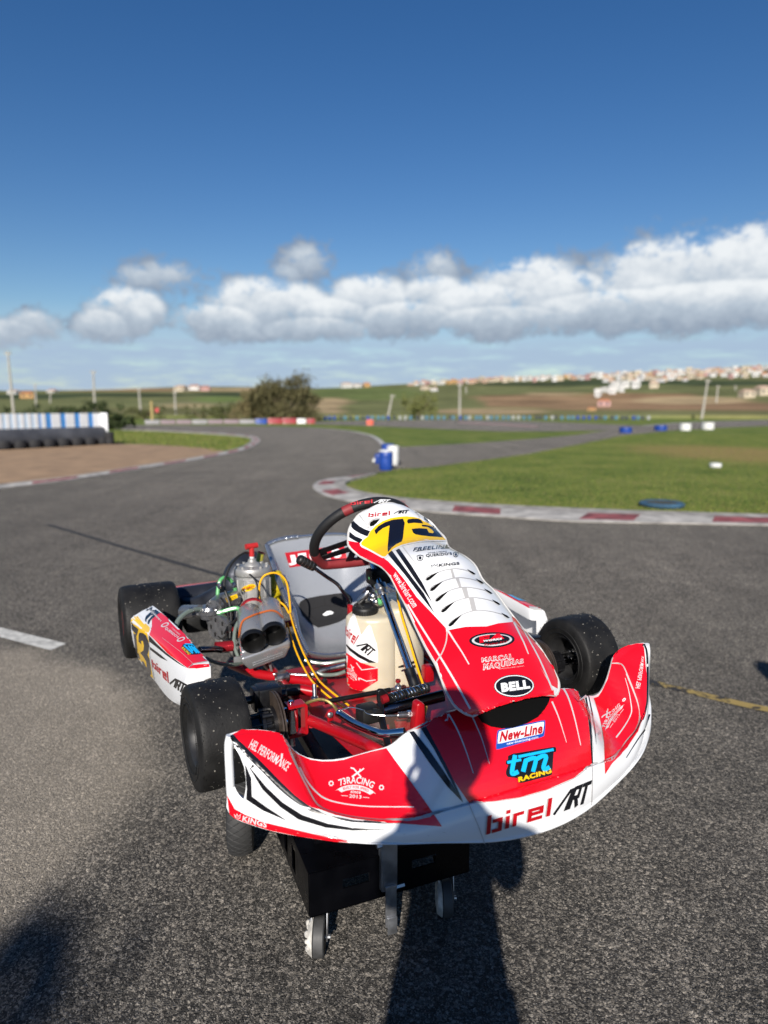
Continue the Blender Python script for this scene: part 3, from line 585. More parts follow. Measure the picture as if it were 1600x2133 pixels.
bd.build('striped_boards', [wb, bb, lb], sb_)
MB().box((-.03,.15,.7),(.05,.4,1.12),None,0,.01).build('end_board', wb, sb_)
belt = mat('rubber_belt', (.055,.058,.068), .6, var=.25, vscale=2); bt = MB(); rows = []
for i in range(60):
    x = L*i/59; w = .02*math.sin(x*2.1)+.015*math.sin(x*5.3); rows.append([(x,.30+w,.2),(x,.34+w,.35),(x,.3+w,.55),(x,.2+w,.68),(x,.03,.72)])
bt.grid(rows, 0).build('belt', belt, sb_)
pst = MB(); [pst.box((x,-.12,.45),(.08,.08,.9)) for x in (0.2,2.2,4.2,6.2,8.2)]; pst.build('post', mat('post_grey',(.2,.2,.21),.7), sb_)
rub = mat('old_rubber', (.018,.018,.02), .8, var=.3, vscale=8)
def tyre_obj(loc, rot, lab, grp, R_=.29, w=.2):
    o = MB().lathe([(-w*.35,R_*.55),(-w*.5,R_*.7),(-w*.48,R_*.92),(-w*.3,R_),(w*.3,R_),(w*.48,R_*.92),(w*.5,R_*.7),(w*.35,R_*.55),(0,R_*.5),(-w*.35,R_*.55)], Mx.Identity(4),0,24).build('tyre', rub); o.location = loc; o.rotation_euler = rot; return tag(o, lab, 'tyre', grp)
for i in range(22):
    p = a_+dirv*(.15+i*.56); q = V((-dirv.y, dirv.x, 0)); p = p+q*.16; tyre_obj((p.x,p.y,.16), (0,R(90),ang), 'black tyre lying in the row under the rubber belt', 'tyres under the rubber belt', .27,.3)
pp = G(229,926)
for i in range(2): tyre_obj((pp.x,pp.y,.14+i*.25), (0,R(90),.3*i), 'black tyre, %s of the stack at the end of the striped barrier' % ('top','bottom')[1-i], 'tyre stack at the barrier end', .18,.25)
# ---------------------------------------------------------------- the hillside town
roofs = [mat('roof_tile',(.42,.17,.085),.9,var=.15,vscale=.4), mat('roof_pale',(.45,.32,.24),.9,var=.1,vscale=.4)]
walls = {'white': mat('wall_white',(.55,.54,.52),.8,var=.05,vscale=.3), 'cream': mat('wall_cream',(.46,.39,.29),.8,var=.05,vscale=.3), 'peach': mat('wall_peach',(.44,.30,.21),.8,var=.05,vscale=.3), 'orange': mat('wall_orange',(.42,.25,.10),.8,var=.05,vscale=.3), 'pink': mat('wall_pink',(.40,.24,.22),.8,var=.05,vscale=.3)}
glass = mat('far_window', (.04,.05,.06), .2)
def house(u, v, wpx, hpx, colr, roof, rot, lab, grp, flat=False):
    p = hill_at(u, v); D = math.hypot(p.x, p.y); s = D/FPX; w, h = wpx*s, hpx*s; d = w*.8; mb = MB(); M = Mx.Rotation(rot,4,'Z')
    wh = h if flat else h*.68
    mb.box((0,0,wh/2-1),(w,d,wh+2),M,0)
    if flat: mb.box((0,0,wh+.25),(w+.4,d+.4,.5),M,0)
    else:
        q = [(-w*.54,-d*.56,wh),(w*.54,-d*.56,wh),(w*.54,d*.56,wh),(-w*.54,d*.56,wh),(-w*.3,0,h),(w*.3,0,h)]; mb.add([M@V(x) for x in q],[(0,1,5,4),(2,3,4,5),(1,2,5),(3,0,4),(3,2,1,0)],1,False)
    nf = max(1, int(wh/2.8)); nw = max(2, int(w/3.2))
    for f in range(nf):
        for i in range(nw): mb.box((-w/2+w*(i+.5)/nw,-d/2-.03,wh*(f+.5)/nf),(w/nw*.34,.12,wh/nf*.42),M,2)
    o = mb.build('house', [walls[colr], roofs[roof], glass], shade=0); o.location = p; tag(o, lab, 'house', grp); return o
rh = random.Random(5); rtn = ('terracotta roof','pale tiled roof')
zones = [(850,930,'at the left end of the ridge'),(930,1030,'on the ridge left of centre'),(1030,1140,'on the middle of the ridge'),(1140,1260,'on the ridge above the white cluster'),(1260,1370,'on the ridge right of the white cluster'),(1370,1480,'on the ridge above the tall leaning pole'),(1480,1610,'on the ridge at the right edge')]
for z0, z1, zn in zones:
    n_ = int((z1-z0)/8.2); dpt = 1 if z0 < 1200 else 2
    for i in range(n_*dpt):
        u = z0+(z1-z0)*((i % n_)+.5)/n_+rh.uniform(-3,3); cw = rh.choices(['white','cream','peach','orange','pink'],[6,3,2,.8,.7])[0]; rf = 0 if rh.random() < .3 else 1; flat = rh.random() < .45
        v = interp(RID,u)+(rh.uniform(1.5,6) if i < n_ else rh.uniform(7,18))
        house(u, v, rh.uniform(7,13), rh.uniform(6,10), cw, rf, rh.uniform(-.7,.7), '%s house with %s, %s' % (cw, 'flat roof' if flat else rtn[rf], zn), 'hill town houses: %s, %s, %s' % (cw, 'flat roof' if flat else rtn[rf], zn), flat)
for i in range(20):
    u = 1236+rh.uniform(0,92); v = 826-(u-1236)*.24+rh.uniform(-8,6)*(.4 if u > 1310 else 1); house(u, v, rh.uniform(8,12), rh.uniform(7,10), 'white', 1, rh.uniform(-.6,.6), 'white flat-roofed house in the bright cluster below the ridge', 'bright white cluster of houses', True)
for u, v, w, h, c, rf, lab in [(1258,846,24,14,'pink',0,'lone pink house just below the bright white cluster'),(1232,856,16,7,'orange',0,'low orange shed in the brown field, left of the pink house'),(1555,826,22,13,'cream',1,'wide cream house below the ridge, left one near the right edge'),(1588,822,24,16,'cream',1,'tall cream house below the ridge at the right edge'),(1362,806,16,11,'cream',1,'single cream house below the ridge right of the white cluster'),
        (57,828,22,11,'orange',0,'orange house on the far left skyline'),(30,821,18,8,'white',1,'small white house left of the orange one on the skyline'),(110,819,16,7,'white',0,'pale house right of the orange one on the skyline'),(378,814,22,11,'cream',1,'cream house on the skyline left of the brown shrub'),(406,811,20,9,'white',0,'white house with terracotta roof in the small row on the left skyline'),(428,812,18,8,'pink',0,'pink house at the right end of the small row on the left skyline'),(722,808,22,11,'white',1,'white house alone on the skyline right of the brown shrub'),(745,807,20,8,'white',1,'low white house beside the lone one right of the brown shrub'),(764,806,14,9,'orange',0,'small orange house at the end of the pair right of the brown shrub'),(905,815,14,8,'white',1,'white house on the slope under the left end of the ridge'),(885,812,18,8,'cream',1,'cream house on the slope under the left end of the ridge')]: house(u, v, w, h, c, rf, rh.uniform(-.4,.4), lab, None)
# ================================================================ KART: bodywork (all coordinates in the kart's own frame, metres)
kart = empty('racing_kart', KT); kart.rotation_euler = (R(-1.16), 0, R(26.7)); tag(kart, 'red and white racing kart number 73 raised on a black trolley', 'kart')
red = mat('body_red', (.74,.004,.014), .22, coat=.35, spec=.5, var=.04, vscale=3); white = mat('body_white', (.72,.73,.74), .22, coat=.35, spec=.5, var=.03, vscale=4)
black = mat('print_black', (.008,.008,.01), .25, coat=.3); grey = mat('print_grey', (.42,.41,.40), .3, coat=.2); yellow = mat('print_yellow', (.78,.47,.006), .25, coat=.3); cyan = mat('print_cyan', (.006,.40,.80), .3)
blue = mat('print_blue', (.01,.07,.35), .3); ink = mat('print_ink', (.55,.55,.56), .3); dred = mat('print_dark_red', (.4,.004,.01), .3); numb = mat('number_black', (.006,.007,.014), .2, coat=.4); shade_blk = mat('opening_shade_and_back', (.003,.003,.003), .9, spec=.1); edge = mat('panel_edge', (.5,.49,.47), .35)  # black of openings: their inner shade painted flat; also the front panel's back
NOSE = {'T': [-605,-250,240,-592,-249,241,-580,-247,242,-566,-247,241,-552,-247,238,-538,-247,234,-523,-248,229,-507,-249,224,-494,-250,218,-488,-252,213,-486,-253,208,-483,-254,201,-476,-256,188,-467,-258,174,-456,-263,164,-443,-268,156,-427,-275,151,-410,-284,148,-390,-293,149,-369,-303,151,-348,-311,156,-327,-319,162,-309,-325,167,-295,-331,169,-283,-335,171,-275,-340,175,-269,-345,180,-264,-349,186,-257,-354,194,-248,-359,205,-238,-365,216,-201,-368,224,-164,-370,232,-127,-373,238,-89,-374,242,-52,-375,245,-15,-376,247,23,-376,247,60,-376,246,97,-376,243,134,-374,239,172,-373,234,209,-371,227,246,-368,219,251,-361,206,258,-355,195,264,-349,186,269,-345,180,275,-340,175,287,-337,174,301,-333,174,315,-328,171,330,-320,163,349,-312,154,370,-304,148,391,-294,147,410,-284,148,426,-275,151,440,-267,157,453,-261,165,463,-256,176,471,-253,190,478,-251,202,481,-250,210,483,-248,216,489,-247,222,502,-246,230,518,-245,236,535,-245,240,550,-245,243,565,-246,244,579,-247,244,592,-248,243,604,-249,242], 'C': [-605,-256,236,-592,-255,237,-580,-253,238,-566,-253,237,-552,-253,234,-538,-253,230,-523,-254,225,-507,-254,219,-494,-256,214,-489,-262,211,-490,-271,211,-490,-282,205,-487,-296,191,-483,-310,174,-479,-322,160,-476,-331,149,-472,-340,138,-468,-349,126,-464,-358,113,-457,-367,102,-448,-375,95,-437,-384,91,-424,-392,87,-412,-401,85,-398,-410,82,-380,-419,79,-360,-428,75,-335,-438,73,-305,-451,74,-270,-466,79,-235,-481,84,-199,-491,91,-163,-499,96,-126,-505,101,-90,-510,104,-54,-513,106,-18,-515,107,19,-515,107,55,-514,106,91,-511,103,127,-506,100,164,-499,95,200,-491,89,236,-482,82,271,-467,77,305,-451,74,334,-437,73,358,-427,77,379,-418,81,398,-410,83,414,-402,84,427,-394,86,442,-386,89,454,-378,95,464,-370,102,470,-361,114,473,-351,127,476,-342,139,479,-333,149,481,-323,160,483,-310,174,486,-295,190,488,-282,202,488,-271,205,487,-262,204,492,-256,207,506,-254,216,523,-254,224,538,-253,230,552,-253,234,566,-253,237,580,-253,238,592,-255,237,605,-256,236], 'D': [-600,-267,227,-597,-271,225,-593,-274,223,-589,-278,219,-583,-284,212,-576,-291,205,-569,-297,197,-561,-304,189,-553,-311,181,-547,-318,173,-541,-324,166,-534,-330,159,-528,-335,152,-522,-341,145,-515,-347,138,-508,-353,131,-500,-360,124,-492,-366,118,-484,-371,112,-474,-378,106,-461,-386,100,-445,-396,95,-429,-407,90,-413,-417,86,-395,-427,82,-376,-437,79,-355,-446,75,-332,-456,72,-303,-467,74,-270,-479,79,-237,-491,84,-200,-501,91,-164,-509,96,-128,-515,100,-91,-520,103,-55,-523,105,-18,-525,106,18,-525,106,55,-523,105,91,-520,103,128,-515,100,164,-509,96,200,-501,91,237,-491,84,270,-479,79,303,-467,74,332,-456,72,355,-446,75,376,-437,79,395,-427,82,413,-417,86,429,-407,90,445,-396,95,461,-386,100,474,-378,106,484,-371,112,492,-366,118,500,-360,124,508,-353,131,515,-347,138,522,-341,145,528,-335,152,534,-330,159,541,-324,166,547,-318,173,553,-311,181,561,-304,189,569,-297,197,576,-291,205,583,-284,212,589,-278,219,593,-274,223,597,-271,225,600,-267,227], 'L': [-587,-282,107,-585,-285,105,-582,-287,102,-578,-291,99,-573,-296,95,-567,-301,92,-561,-307,88,-555,-313,85,-548,-319,82,-540,-326,79,-532,-332,76,-525,-339,74,-519,-344,73,-512,-350,72,-504,-357,69,-493,-365,66,-481,-374,62,-470,-382,58,-459,-389,55,-447,-397,52,-433,-408,49,-416,-420,46,-401,-431,43,-388,-439,42,-374,-446,41,-357,-455,40,-337,-467,40,-314,-478,39,-287,-487,38,-257,-496,36,-227,-505,34,-192,-515,29,-157,-523,24,-122,-529,21,-87,-534,18,-52,-537,17,-17,-539,16,17,-539,16,52,-537,17,87,-534,18,122,-529,21,157,-523,24,192,-515,29,227,-505,34,257,-496,36,287,-487,38,314,-478,39,337,-467,40,357,-455,40,374,-446,41,388,-439,42,401,-431,43,416,-420,46,433,-408,49,447,-397,52,459,-389,55,470,-382,58,481,-374,62,493,-365,66,504,-357,69,512,-350,72,519,-344,73,525,-339,74,532,-332,76,540,-326,79,548,-319,82,555,-313,85,561,-307,88,567,-301,92,573,-296,95,578,-291,99,582,-287,102,585,-285,105,587,-282,107], 'Lb': [-601,-268,131,-600,-269,126,-598,-271,121,-596,-273,117,-594,-276,113,-591,-279,110,-589,-280,108,-587,-282,106,-582,-287,102,-573,-295,96,-564,-304,90,-556,-311,86,-548,-319,82,-538,-328,79,-526,-338,75,-513,-348,71,-499,-360,67,-484,-372,63,-471,-381,59,-459,-389,55,-446,-398,51,-430,-410,48,-412,-423,45,-396,-434,43,-382,-442,41,-366,-451,40,-345,-462,40,-320,-475,40,-292,-486,38,-260,-496,36,-227,-505,34,-192,-515,29,-157,-523,24,-122,-529,21,-87,-534,18,-52,-537,17,-17,-539,16,17,-539,16,52,-537,17,87,-534,18,122,-529,21,157,-523,24,192,-515,29,227,-505,34,260,-496,36,292,-486,38,320,-475,40,345,-462,40,366,-451,40,382,-442,41,396,-434,43,412,-423,45,430,-410,48,446,-398,51,459,-389,55,471,-381,59,484,-372,63,499,-360,67,513,-348,71,526,-338,75,538,-328,79,548,-319,82,556,-311,86,564,-304,90,573,-295,96,582,-287,102,587,-282,106,589,-280,108,591,-279,110,594,-276,113,596,-273,117,598,-271,121,600,-269,126,601,-268,131], 'R1': [-616,-259,115,-615,-261,109,-614,-262,104,-612,-266,99,-609,-271,94,-605,-277,90,-599,-284,87,-593,-292,84,-585,-300,81,-577,-308,79,-568,-316,77,-560,-324,74,-552,-331,72,-542,-340,70,-530,-350,69,-518,-361,67,-504,-372,66,-490,-384,64,-474,-396,61,-455,-407,57,-438,-418,53,-425,-426,50,-414,-434,49,-400,-441,47,-386,-449,45,-368,-457,43,-346,-466,41,-321,-476,39,-292,-486,37,-260,-495,34,-227,-505,32,-192,-515,26,-157,-523,21,-122,-530,17,-87,-534,14,-52,-538,12,-17,-539,11,17,-539,11,52,-538,12,87,-534,14,122,-530,17,157,-523,21,192,-515,26,227,-505,32,260,-495,34,292,-486,37,321,-476,39,346,-466,41,368,-457,43,386,-449,45,400,-441,47,414,-434,49,425,-426,50,438,-418,53,455,-407,57,474,-396,61,490,-384,64,504,-372,66,518,-361,67,530,-350,69,542,-340,70,552,-331,72,560,-324,74,568,-316,77,577,-308,79,585,-300,81,593,-292,84,599,-284,87,605,-277,90,609,-271,94,612,-266,99,614,-262,104,615,-261,109,616,-259,115], 'B': [-618,-256,84,-617,-257,79,-616,-259,75,-614,-262,71,-611,-267,68,-607,-273,65,-603,-280,63,-597,-287,62,-591,-294,62,-584,-301,60,-576,-309,59,-568,-316,57,-562,-322,56,-555,-329,55,-543,-339,53,-527,-354,52,-507,-370,51,-486,-386,49,-462,-402,47,-440,-416,45,-426,-426,44,-416,-432,44,-405,-438,44,-392,-445,43,-378,-453,42,-360,-461,40,-338,-469,38,-314,-478,36,-287,-487,34,-257,-496,32,-227,-505,29,-191,-515,22,-156,-523,16,-121,-530,11,-86,-535,8,-51,-538,5,-16,-540,4,19,-540,3,54,-539,4,90,-536,6,125,-531,9,160,-525,13,195,-517,19,230,-507,25,260,-498,28,290,-489,31,316,-480,34,340,-470,37,361,-461,39,379,-453,41,393,-446,42,406,-439,43,417,-432,44,427,-426,44,441,-417,44,463,-403,46,487,-386,48,508,-370,50,526,-354,51,543,-340,49,554,-330,47,561,-323,48,568,-317,53,576,-309,58,584,-301,60,591,-294,62,597,-287,62,603,-280,63,607,-273,65,611,-267,68,614,-262,71,616,-259,75,617,-257,79,618,-256,84], 'V': [-600,-269,224,-598,-272,219,-595,-275,212,-591,-278,202,-588,-281,191,-585,-283,180,-584,-285,167,-583,-286,153,-583,-286,141,-584,-286,131,-585,-284,121,-586,-283,113,-587,-282,107]}
NR = {}
for k_, a_ in NOSE.items(): NR[k_] = [V((a_[i]/1000, a_[i+1]/1000, a_[i+2]/1000)) for i in range(0, len(a_), 3)]
NC = len(NR['T'])
def smooth(P, it=2):
    P = [p.copy() for p in P]
    for _ in range(it): P = [P[0]]+[(P[i-1]+P[i]*2+P[i+1])/4 for i in range(1, len(P)-1)]+[P[-1]]
    return P
for k_ in ('T','C','D','L','Lb','R1','B'): NR[k_] = smooth(NR[k_])
def rowlerp(A_, B_, n, f=None):
    out = []
    for j in range(n+1):
        t = j/n; r_ = []
        for i in range(len(A_)):
            p = A_[i].lerp(B_[i], t)
            if f: p = p+f(i, t)
            r_.append(p)
        out.append(r_)
    return out
nm = MB()
def hoodw(i):
    "1 on the raised centre section, 0 on the wings"
    x = abs(NR['T'][i].x); return max(0, min(1, (.262-x)/.05))
def wingw(i): return 1-hoodw(i)
def fTC(i, t):
    k = 4*t*(1-t); h = hoodw(i); x = abs(NR['T'][i].x); w = max(0, min(1, (.47-x)/.06))*wingw(i)
    return V((0, -.018*k*h, .02*k*h)) + V((0, 0, -.016*k))*w
TC = rowlerp(NR['T'], NR['C'], 14, fTC); CD = rowlerp(NR['C'], NR['D'], 5, lambda i, t: V((0,-.003,.003))*4*t*(1-t))
nm.grid(TC, 0); nm.grid(CD, 0)
# outer face, left scoop edge bowed inwards on both wings
Vs = NR['V']; ce = []
for j in range(13):
    t = j/12; row = []
    dl = Vs[j]-NR['D'][0].lerp(NR['L'][0], t)
    for i in range(NC):
        s_ = i/(NC-1); p = NR['D'][i].lerp(NR['L'][i], t); wl = max(0, 1-i/14)**3; wr = max(0, 1-(NC-1-i)/14)**3
        p = p+dl*wl+V((-dl.x, dl.y, dl.z))*wr+V((0,-.006,.001))*4*t*(1-t)
        row.append(p)
    ce.append(row)
nm.grid(ce, 0)
nm.grid([NR['Lb'], NR['R1']], 0, smooth=False); nm.grid(rowlerp(NR['R1'], NR['B'], 3, lambda i, t: V((0,-.002,0))*4*t*(1-t)), 0)
und = [NR['B'], [p+V((-.012 if p.x > .3 else .012 if p.x < -.3 else 0, .012, -.004)) for p in NR['B']], [p+V((-.03 if p.x > .3 else .03 if p.x < -.3 else 0, .06, .012)) for p in NR['B']]]; nm.grid(und, 0)
# turned-in rear lip
lip = [NR['T'], [p+V((0,.004,-.001)) for p in NR['T']], [p+V((0,.004,-.007)) for p in NR['T']], [p+V((0,-.010,-.03)) for p in NR['T']]]; nm.grid(lip, 1)
for s_ in (-1, 1):   # end posts closing the wing openings
    pts = [K(*p, y=-.254) for p in cp(c3, [(318,402),(309,450),(310,520),(314,600),(318,680),(323,740),(340,790)])]; pts = [V((s_*abs(p.x), p.y-.004, p.z)) for p in pts]
    nm.tube(pts, .0095, 0, 10, 24)
nose = Panel(nm, [white, edge]); red2 = red
P_ = nose
P_.poly(c3, [(330,402),(380,376),(470,376),(540,383),(600,396),(622,430),(650,475),(690,511),(760,541),(830,550),(890,549),(950,541),(1010,521),(1100,496),(1188,476),(1230,535),(1300,630),(1400,770),(1495,910),(1300,897),(1150,886),(1000,870),(900,848),(830,823),(770,803),(700,762),(640,712),(560,638),(460,538),(380,455)], red, 1)
P_.poly(c3, [(318,412),(332,403),(400,465),(500,563),(600,664),(680,740),(760,800),(860,848),(1000,875),(1150,888),(1320,893),(1150,896),(1000,887),(870,866),(770,828),(700,788),(600,712),(500,612),(400,514),(325,432)], black, 2)
P_.line(c3, [(345,452),(400,514),(500,612),(600,713),(700,790),(765,812)], 7, white, 3, smooth=30)
P_.line(c3, [(612,402),(628,440),(650,500),(690,590),(740,690),(790,780),(830,812),(900,838),(1000,860),(1150,875),(1300,875),(1400,858),(1500,826)], 9, grey, 3, smooth=60)
P_.line(c4, [(160,858),(230,838),(330,805),(415,781)], 7, grey, 3, smooth=20)
P_.line(c3, [(700,585),(740,660),(790,720),(850,762),(950,788),(1100,803),(1340,803)], 11, ink, 3, (1,.5), smooth=40)
P_.poly(c3, [(404,565),(436,640),(440,742),(520,800),(640,878),(500,817),(411,757),(414,700),(409,640)], black, 2)
P_.poly(c3, [(425,577),(520,690),(610,775),(720,845),(860,893),(1000,918),(1215,929),(1000,931),(850,913),(700,868),(600,800),(500,702)], black, 2)
P_.poly(c3, [(304,738),(345,812),(400,843),(520,890),(640,918),(760,946),(900,977),(1010,998),(900,991),(700,962),(540,929),(400,884),(345,862),(318,838)], red, 1)
P_.line(c3, [(345,840),(352,858),(375,863),(380,842),(366,853),(360,838),(354,853),(345,840)], 3, ink, 2)
P_.text(c3, [(388,876),(522,916),(527,886),(394,848)], 'KINGS', ink, 2, .03)
P_.text(c3, [(418,475),(570,566),(592,520),(442,427)], 'HEL PERFORM', ink, 2, .02); P_.text(c3, [(596,580),(628,608),(656,562),(618,536)], 'NCE', ink, 2, .02)
P_.line(c3, [(570,566),(604,535),(598,560),(592,578)], 7, ink, 2); P_.line(c3, [(604,535),(606,508)], 11, ink, 2)
def emblem(P_, M, k=1.):
    "the 73RACING badge; M maps badge units to photo pixels"
    m = lambda l: [M(*p) for p in l]
    P_.line(None, m([(-.28,.62),(-.16,.60),(.16,.30)]), 3.0*k, ink, 2); P_.line(None, m([(-.2,.28),(.13,.56)]), 3.6*k, ink, 2); P_.line(None, m([(.07,.60),(.13,.54),(.24,.64)]), 2.6*k, ink, 2)
    vs, fs = text2d('73RACING', .02)
    def arc(x, y, r0, r1, a): t = (x-.5)*a*(.9 if a > 1 else 1); r_ = r0+(r1-r0)*y; return (r_*math.sin(t), r_*math.cos(t)-1.35)
    P_.faces([M(*arc(x, y, 1.40, 1.66, 1.02)) for x, y in vs], fs, ink, 2, 7.)
    n_ = 10; rib = [arc(i/n_, 1, 1.2, 1.35, 1.1) for i in range(n_+1)]+[(.80,-.28),(.70,-.24)]+[arc(i/n_, 0, 1.17, 1.3, 1.0) for i in range(n_, -1, -1)]+[(-.70,-.24),(-.80,-.28)]
    P_.poly(None, m(rib), ink, 2); vs, fs = text2d('BUILT FOR SPEED', .02); P_.faces([M(*arc(x, y, 1.21, 1.31, .82)) for x, y in vs], fs, red, 3, 7.)
    P_.quad(None, m([(-.2,-.32),(.2,-.32),(.2,-.2),(-.2,-.2)]), *text2d('since', .02), ink, 2); P_.quad(None, m([(-.24,-.5),(.24,-.5),(.24,-.37),(-.24,-.37)]), *text2d('2013', .02), ink, 2)
    for q in (-.42,.42): P_.line(None, m([(q-.13,-.44),(q+.13,-.44)]), 1.2*k, ink, 2)
    for q in (-.99,.99):
        c = [(q+.07*(1+.22*(i % 2))*math.cos(i*math.pi/8), -.02+.07*(1+.22*(i % 2))*math.sin(i*math.pi/8)) for i in range(16)]; P_.line(None, m(c), 2.2*k, ink, 2, closed=True)
def aff(o, ex, ey): return lambda x, y: (o[0]+ex[0]*x+ey[0]*y, o[1]+ex[1]*x+ey[1]*y)
o_ = cp(c3, [(1020,682)])[0]; emblem(P_, aff(o_, (53,4.2), (5,-56)))
# white centre-left field stripes
P_.poly(c4, [(88,388),(113,382),(200,490),(290,620),(386,778),(300,690),(190,545)], black, 2)
P_.poly(c4, [(152,368),(180,358),(258,500),(330,650),(386,775),(350,720),(300,620),(225,480)], black, 2)
P_.poly(c4, [(84,380),(140,338),(200,293),(262,256),(270,250),(330,200),(600,120),(880,70),(920,106),(960,107),(1010,120),(1045,158),(1072,260),(1086,400),(1097,560),(1000,640),(850,705),(700,748),(560,770),(417,777),(330,650),(258,500),(180,358),(204,342),(150,366)], red, 1)
P_.line(c4, [(78,390),(125,366),(170,345),(206,320)], 7, grey, 3)
P_.line(c4, [(417,779),(560,772),(700,750),(850,707),(1000,642),(1098,563)], 5, grey, 3, smooth=30)
P_.line(c4, [(415,780),(440,840),(470,910),(503,1000)], 4, grey, 3); P_.line(c4, [(1100,560),(1101,640),(1097,795)], 4, grey, 3); P_.line(c4, [(1103,560),(1150,553),(1200,540),(1240,512),(1290,442),(1340,382),(1365,330),(1370,300)], 9, grey, 3, smooth=40)
P_.line(c4, [(290,272),(318,310),(360,390),(400,490),(441,615)], 11, ink, 2, (1,.4), smooth=24); P_.line(c4, [(435,300),(455,345),(490,430),(530,562)], 9, ink, 2, (1,.3), smooth=20)
P_.line(c4, [(878,220),(915,310),(957,445)], 9, ink, 2, (1,.3), smooth=16); P_.line(c4, [(920,112),(965,190),(1000,300),(1036,460)], 11, ink, 2, (1,.4), smooth=20)
P_.poly(c4, [(462,270),(468,305),(490,335),(540,360),(600,369),(660,366),(740,340),(800,306),(838,262),(860,225),(880,150),(600,180)], shade_blk, 3)  # vent under the front panel: its shade painted as a flat black patch
P_.poly(c4, [(1038,132),(1050,140),(1072,190),(1090,300),(1099,420),(1103,560),(1096,560),(1088,420),(1076,290),(1058,185)], black, 3)
P_.poly(c4, [(1060,150),(1075,190),(1094,290),(1104,380),(1112,500),(1108,500),(1098,380),(1084,280)], white, 4); P_.poly(c4, [(1072,160),(1085,200),(1104,290),(1116,380),(1122,460),(1112,380),(1096,280)], black, 4)
# New-Line label
rq = lambda a, b, c, d, f=.06: [tuple((V(p).lerp(V(q), f) if e else V(p).lerp(V(r_), f*2.6))) for p, q, r_ in ((a,b,d),(b,c,a),(c,d,b),(d,a,c)) for e in ((0,1))]
def rrect(a, b, c, d, f=.07, g=.2):
    a, b, c, d = map(V, (a, b, c, d)); return [tuple(x) for x in (a.lerp(d,g), a.lerp(d,g*.3).lerp(a.lerp(b,f*.3),.5), a.lerp(b,f), b.lerp(a,f), b.lerp(c,g*.3).lerp(b.lerp(a,f*.3),.5), b.lerp(c,g), c.lerp(b,g), c.lerp(b,g*.3).lerp(c.lerp(d,f*.3),.5), c.lerp(d,f), d.lerp(c,f), d.lerp(a,g*.3).lerp(d.lerp(c,f*.3),.5), d.lerp(a,g))]
P_.poly(c4, rrect((565,488),(835,412),(842,320),(574,378)), blue, 2); P_.poly(c4, rrect((574,455),(826,396),(835,329),(582,384)), white, 3)
nl = [(584,446),(824,396),(824,338),(590,388)]; P_.text(c4, nl, 'New-Line', dred, 5, .045, .15); P_.text(c4, [(627,464),(800,424),(800,408),(627,446)], 'new-lineracing.com', white, 3, .015); P_.text(c4, [(672,430),(732,417),(732,408),(672,421)], 'made in Italy', black, 5, .01)
# tm racing badge
P_.poly(c4, [(632,520),(660,506),(700,500),(890,468),(900,474),(900,496),(886,500),(880,590),(876,622),(860,630),(715,668),(690,668),(685,642),(632,636),(620,620),(622,600),(634,570),(620,566),(620,545),(632,540)], black, 2)
P_.line(c4, [(672,515),(655,600),(662,617),(690,606)], 24, cyan, 3, smooth=12); P_.line(c4, [(628,556),(705,540)], 15, cyan, 4)
P_.line(c4, [(690,524),(885,484)], 15, cyan, 3); P_.line(c4, [(733,540),(716,606)], 25, cyan, 3); P_.line(c4, [(725,548),(765,532),(786,540),(770,606)], 23, cyan, 4, smooth=14); P_.line(c4, [(778,545),(820,520),(842,526),(828,578),(836,592),(862,580)], 23, cyan, 5, smooth=18)
P_.text(c4, [(690,664),(874,612),(870,586),(688,636)], 'RACING', yellow, 4, .05)
P_.logo(c4, [(516,952),(866,848),(880,748),(524,850)], [(880,846),(1072,775),(1098,655),(940,718)], dred, black, grey, 3)
# right wing
rw = cp(c6, [(1362,402),(1300,404),(1240,419),(1180,444),(1140,472),(1112,512),(1100,562),(1092,602),(1062,702),(1012,802),(982,846),(945,858)])+cp(c4, [(1118,225),(1140,300),(1156,370),(1166,440),(1172,620),(1210,562),(1250,522),(1300,470),(1358,385),(1393,290),(1404,200),(1406,100)])
P_.poly(None, rw, red, 1)
P_.line(c6, [(1365,398),(1385,470),(1392,600),(1390,800),(1385,900),(1360,1010),(1300,1130),(1200,1240)], 14, black, 2, smooth=40)
P_.line(c6, [(1097,568),(1130,568),(1172,577),(1202,612),(1240,700),(1280,800),(1315,900),(1333,1000),(1333,1050),(1300,1120)], 9, grey, 3, smooth=40)
P_.line(c6, [(1212,690),(1240,790),(1258,900),(1262,970),(1240,1030),(1190,1110),(1130,1190)], 12, ink, 3, (.4,1), smooth=30)
P_.line(c4, [(1420,290),(1400,360),(1360,420),(1290,530)], 10, black, 2, (1,.3), smooth=20)
P_.text(c6, [(1292,775),(1335,560),(1362,575),(1330,778)], 'HEL PERFORM', ink, 2, .02); P_.text(c6, [(1338,552),(1346,510),(1362,515),(1360,560)], 'NCE', ink, 2, .02)
o_ = cp(c6, [(1095,1010)])[0]; emblem(P_, aff(o_, (26,-35), (-23,-11)), .8)
rs_ = random.Random(9); scuff = mat('scuff_grey', (.25,.24,.23), .6)
for q in range(26):      # stone chips and scrapes along the leading edge
    x0_ = rs_.uniform(400, 1500); y0_ = 940+rs_.uniform(-10, 55)-(0 if x0_ > 700 else (700-x0_)*.16); ln = rs_.uniform(4, 26); P_.line(c3, [(x0_,y0_),(x0_+ln,y0_+ln*rs_.uniform(-.1,.35))], rs_.uniform(1.2,2.6), scuff, 4, (1,.3))
nose_o = nm.build('nose_fairing', P_.mats, kart, shade=50); nose_o['label'] = 'red nose fairing with white front edge and sponsor badges'
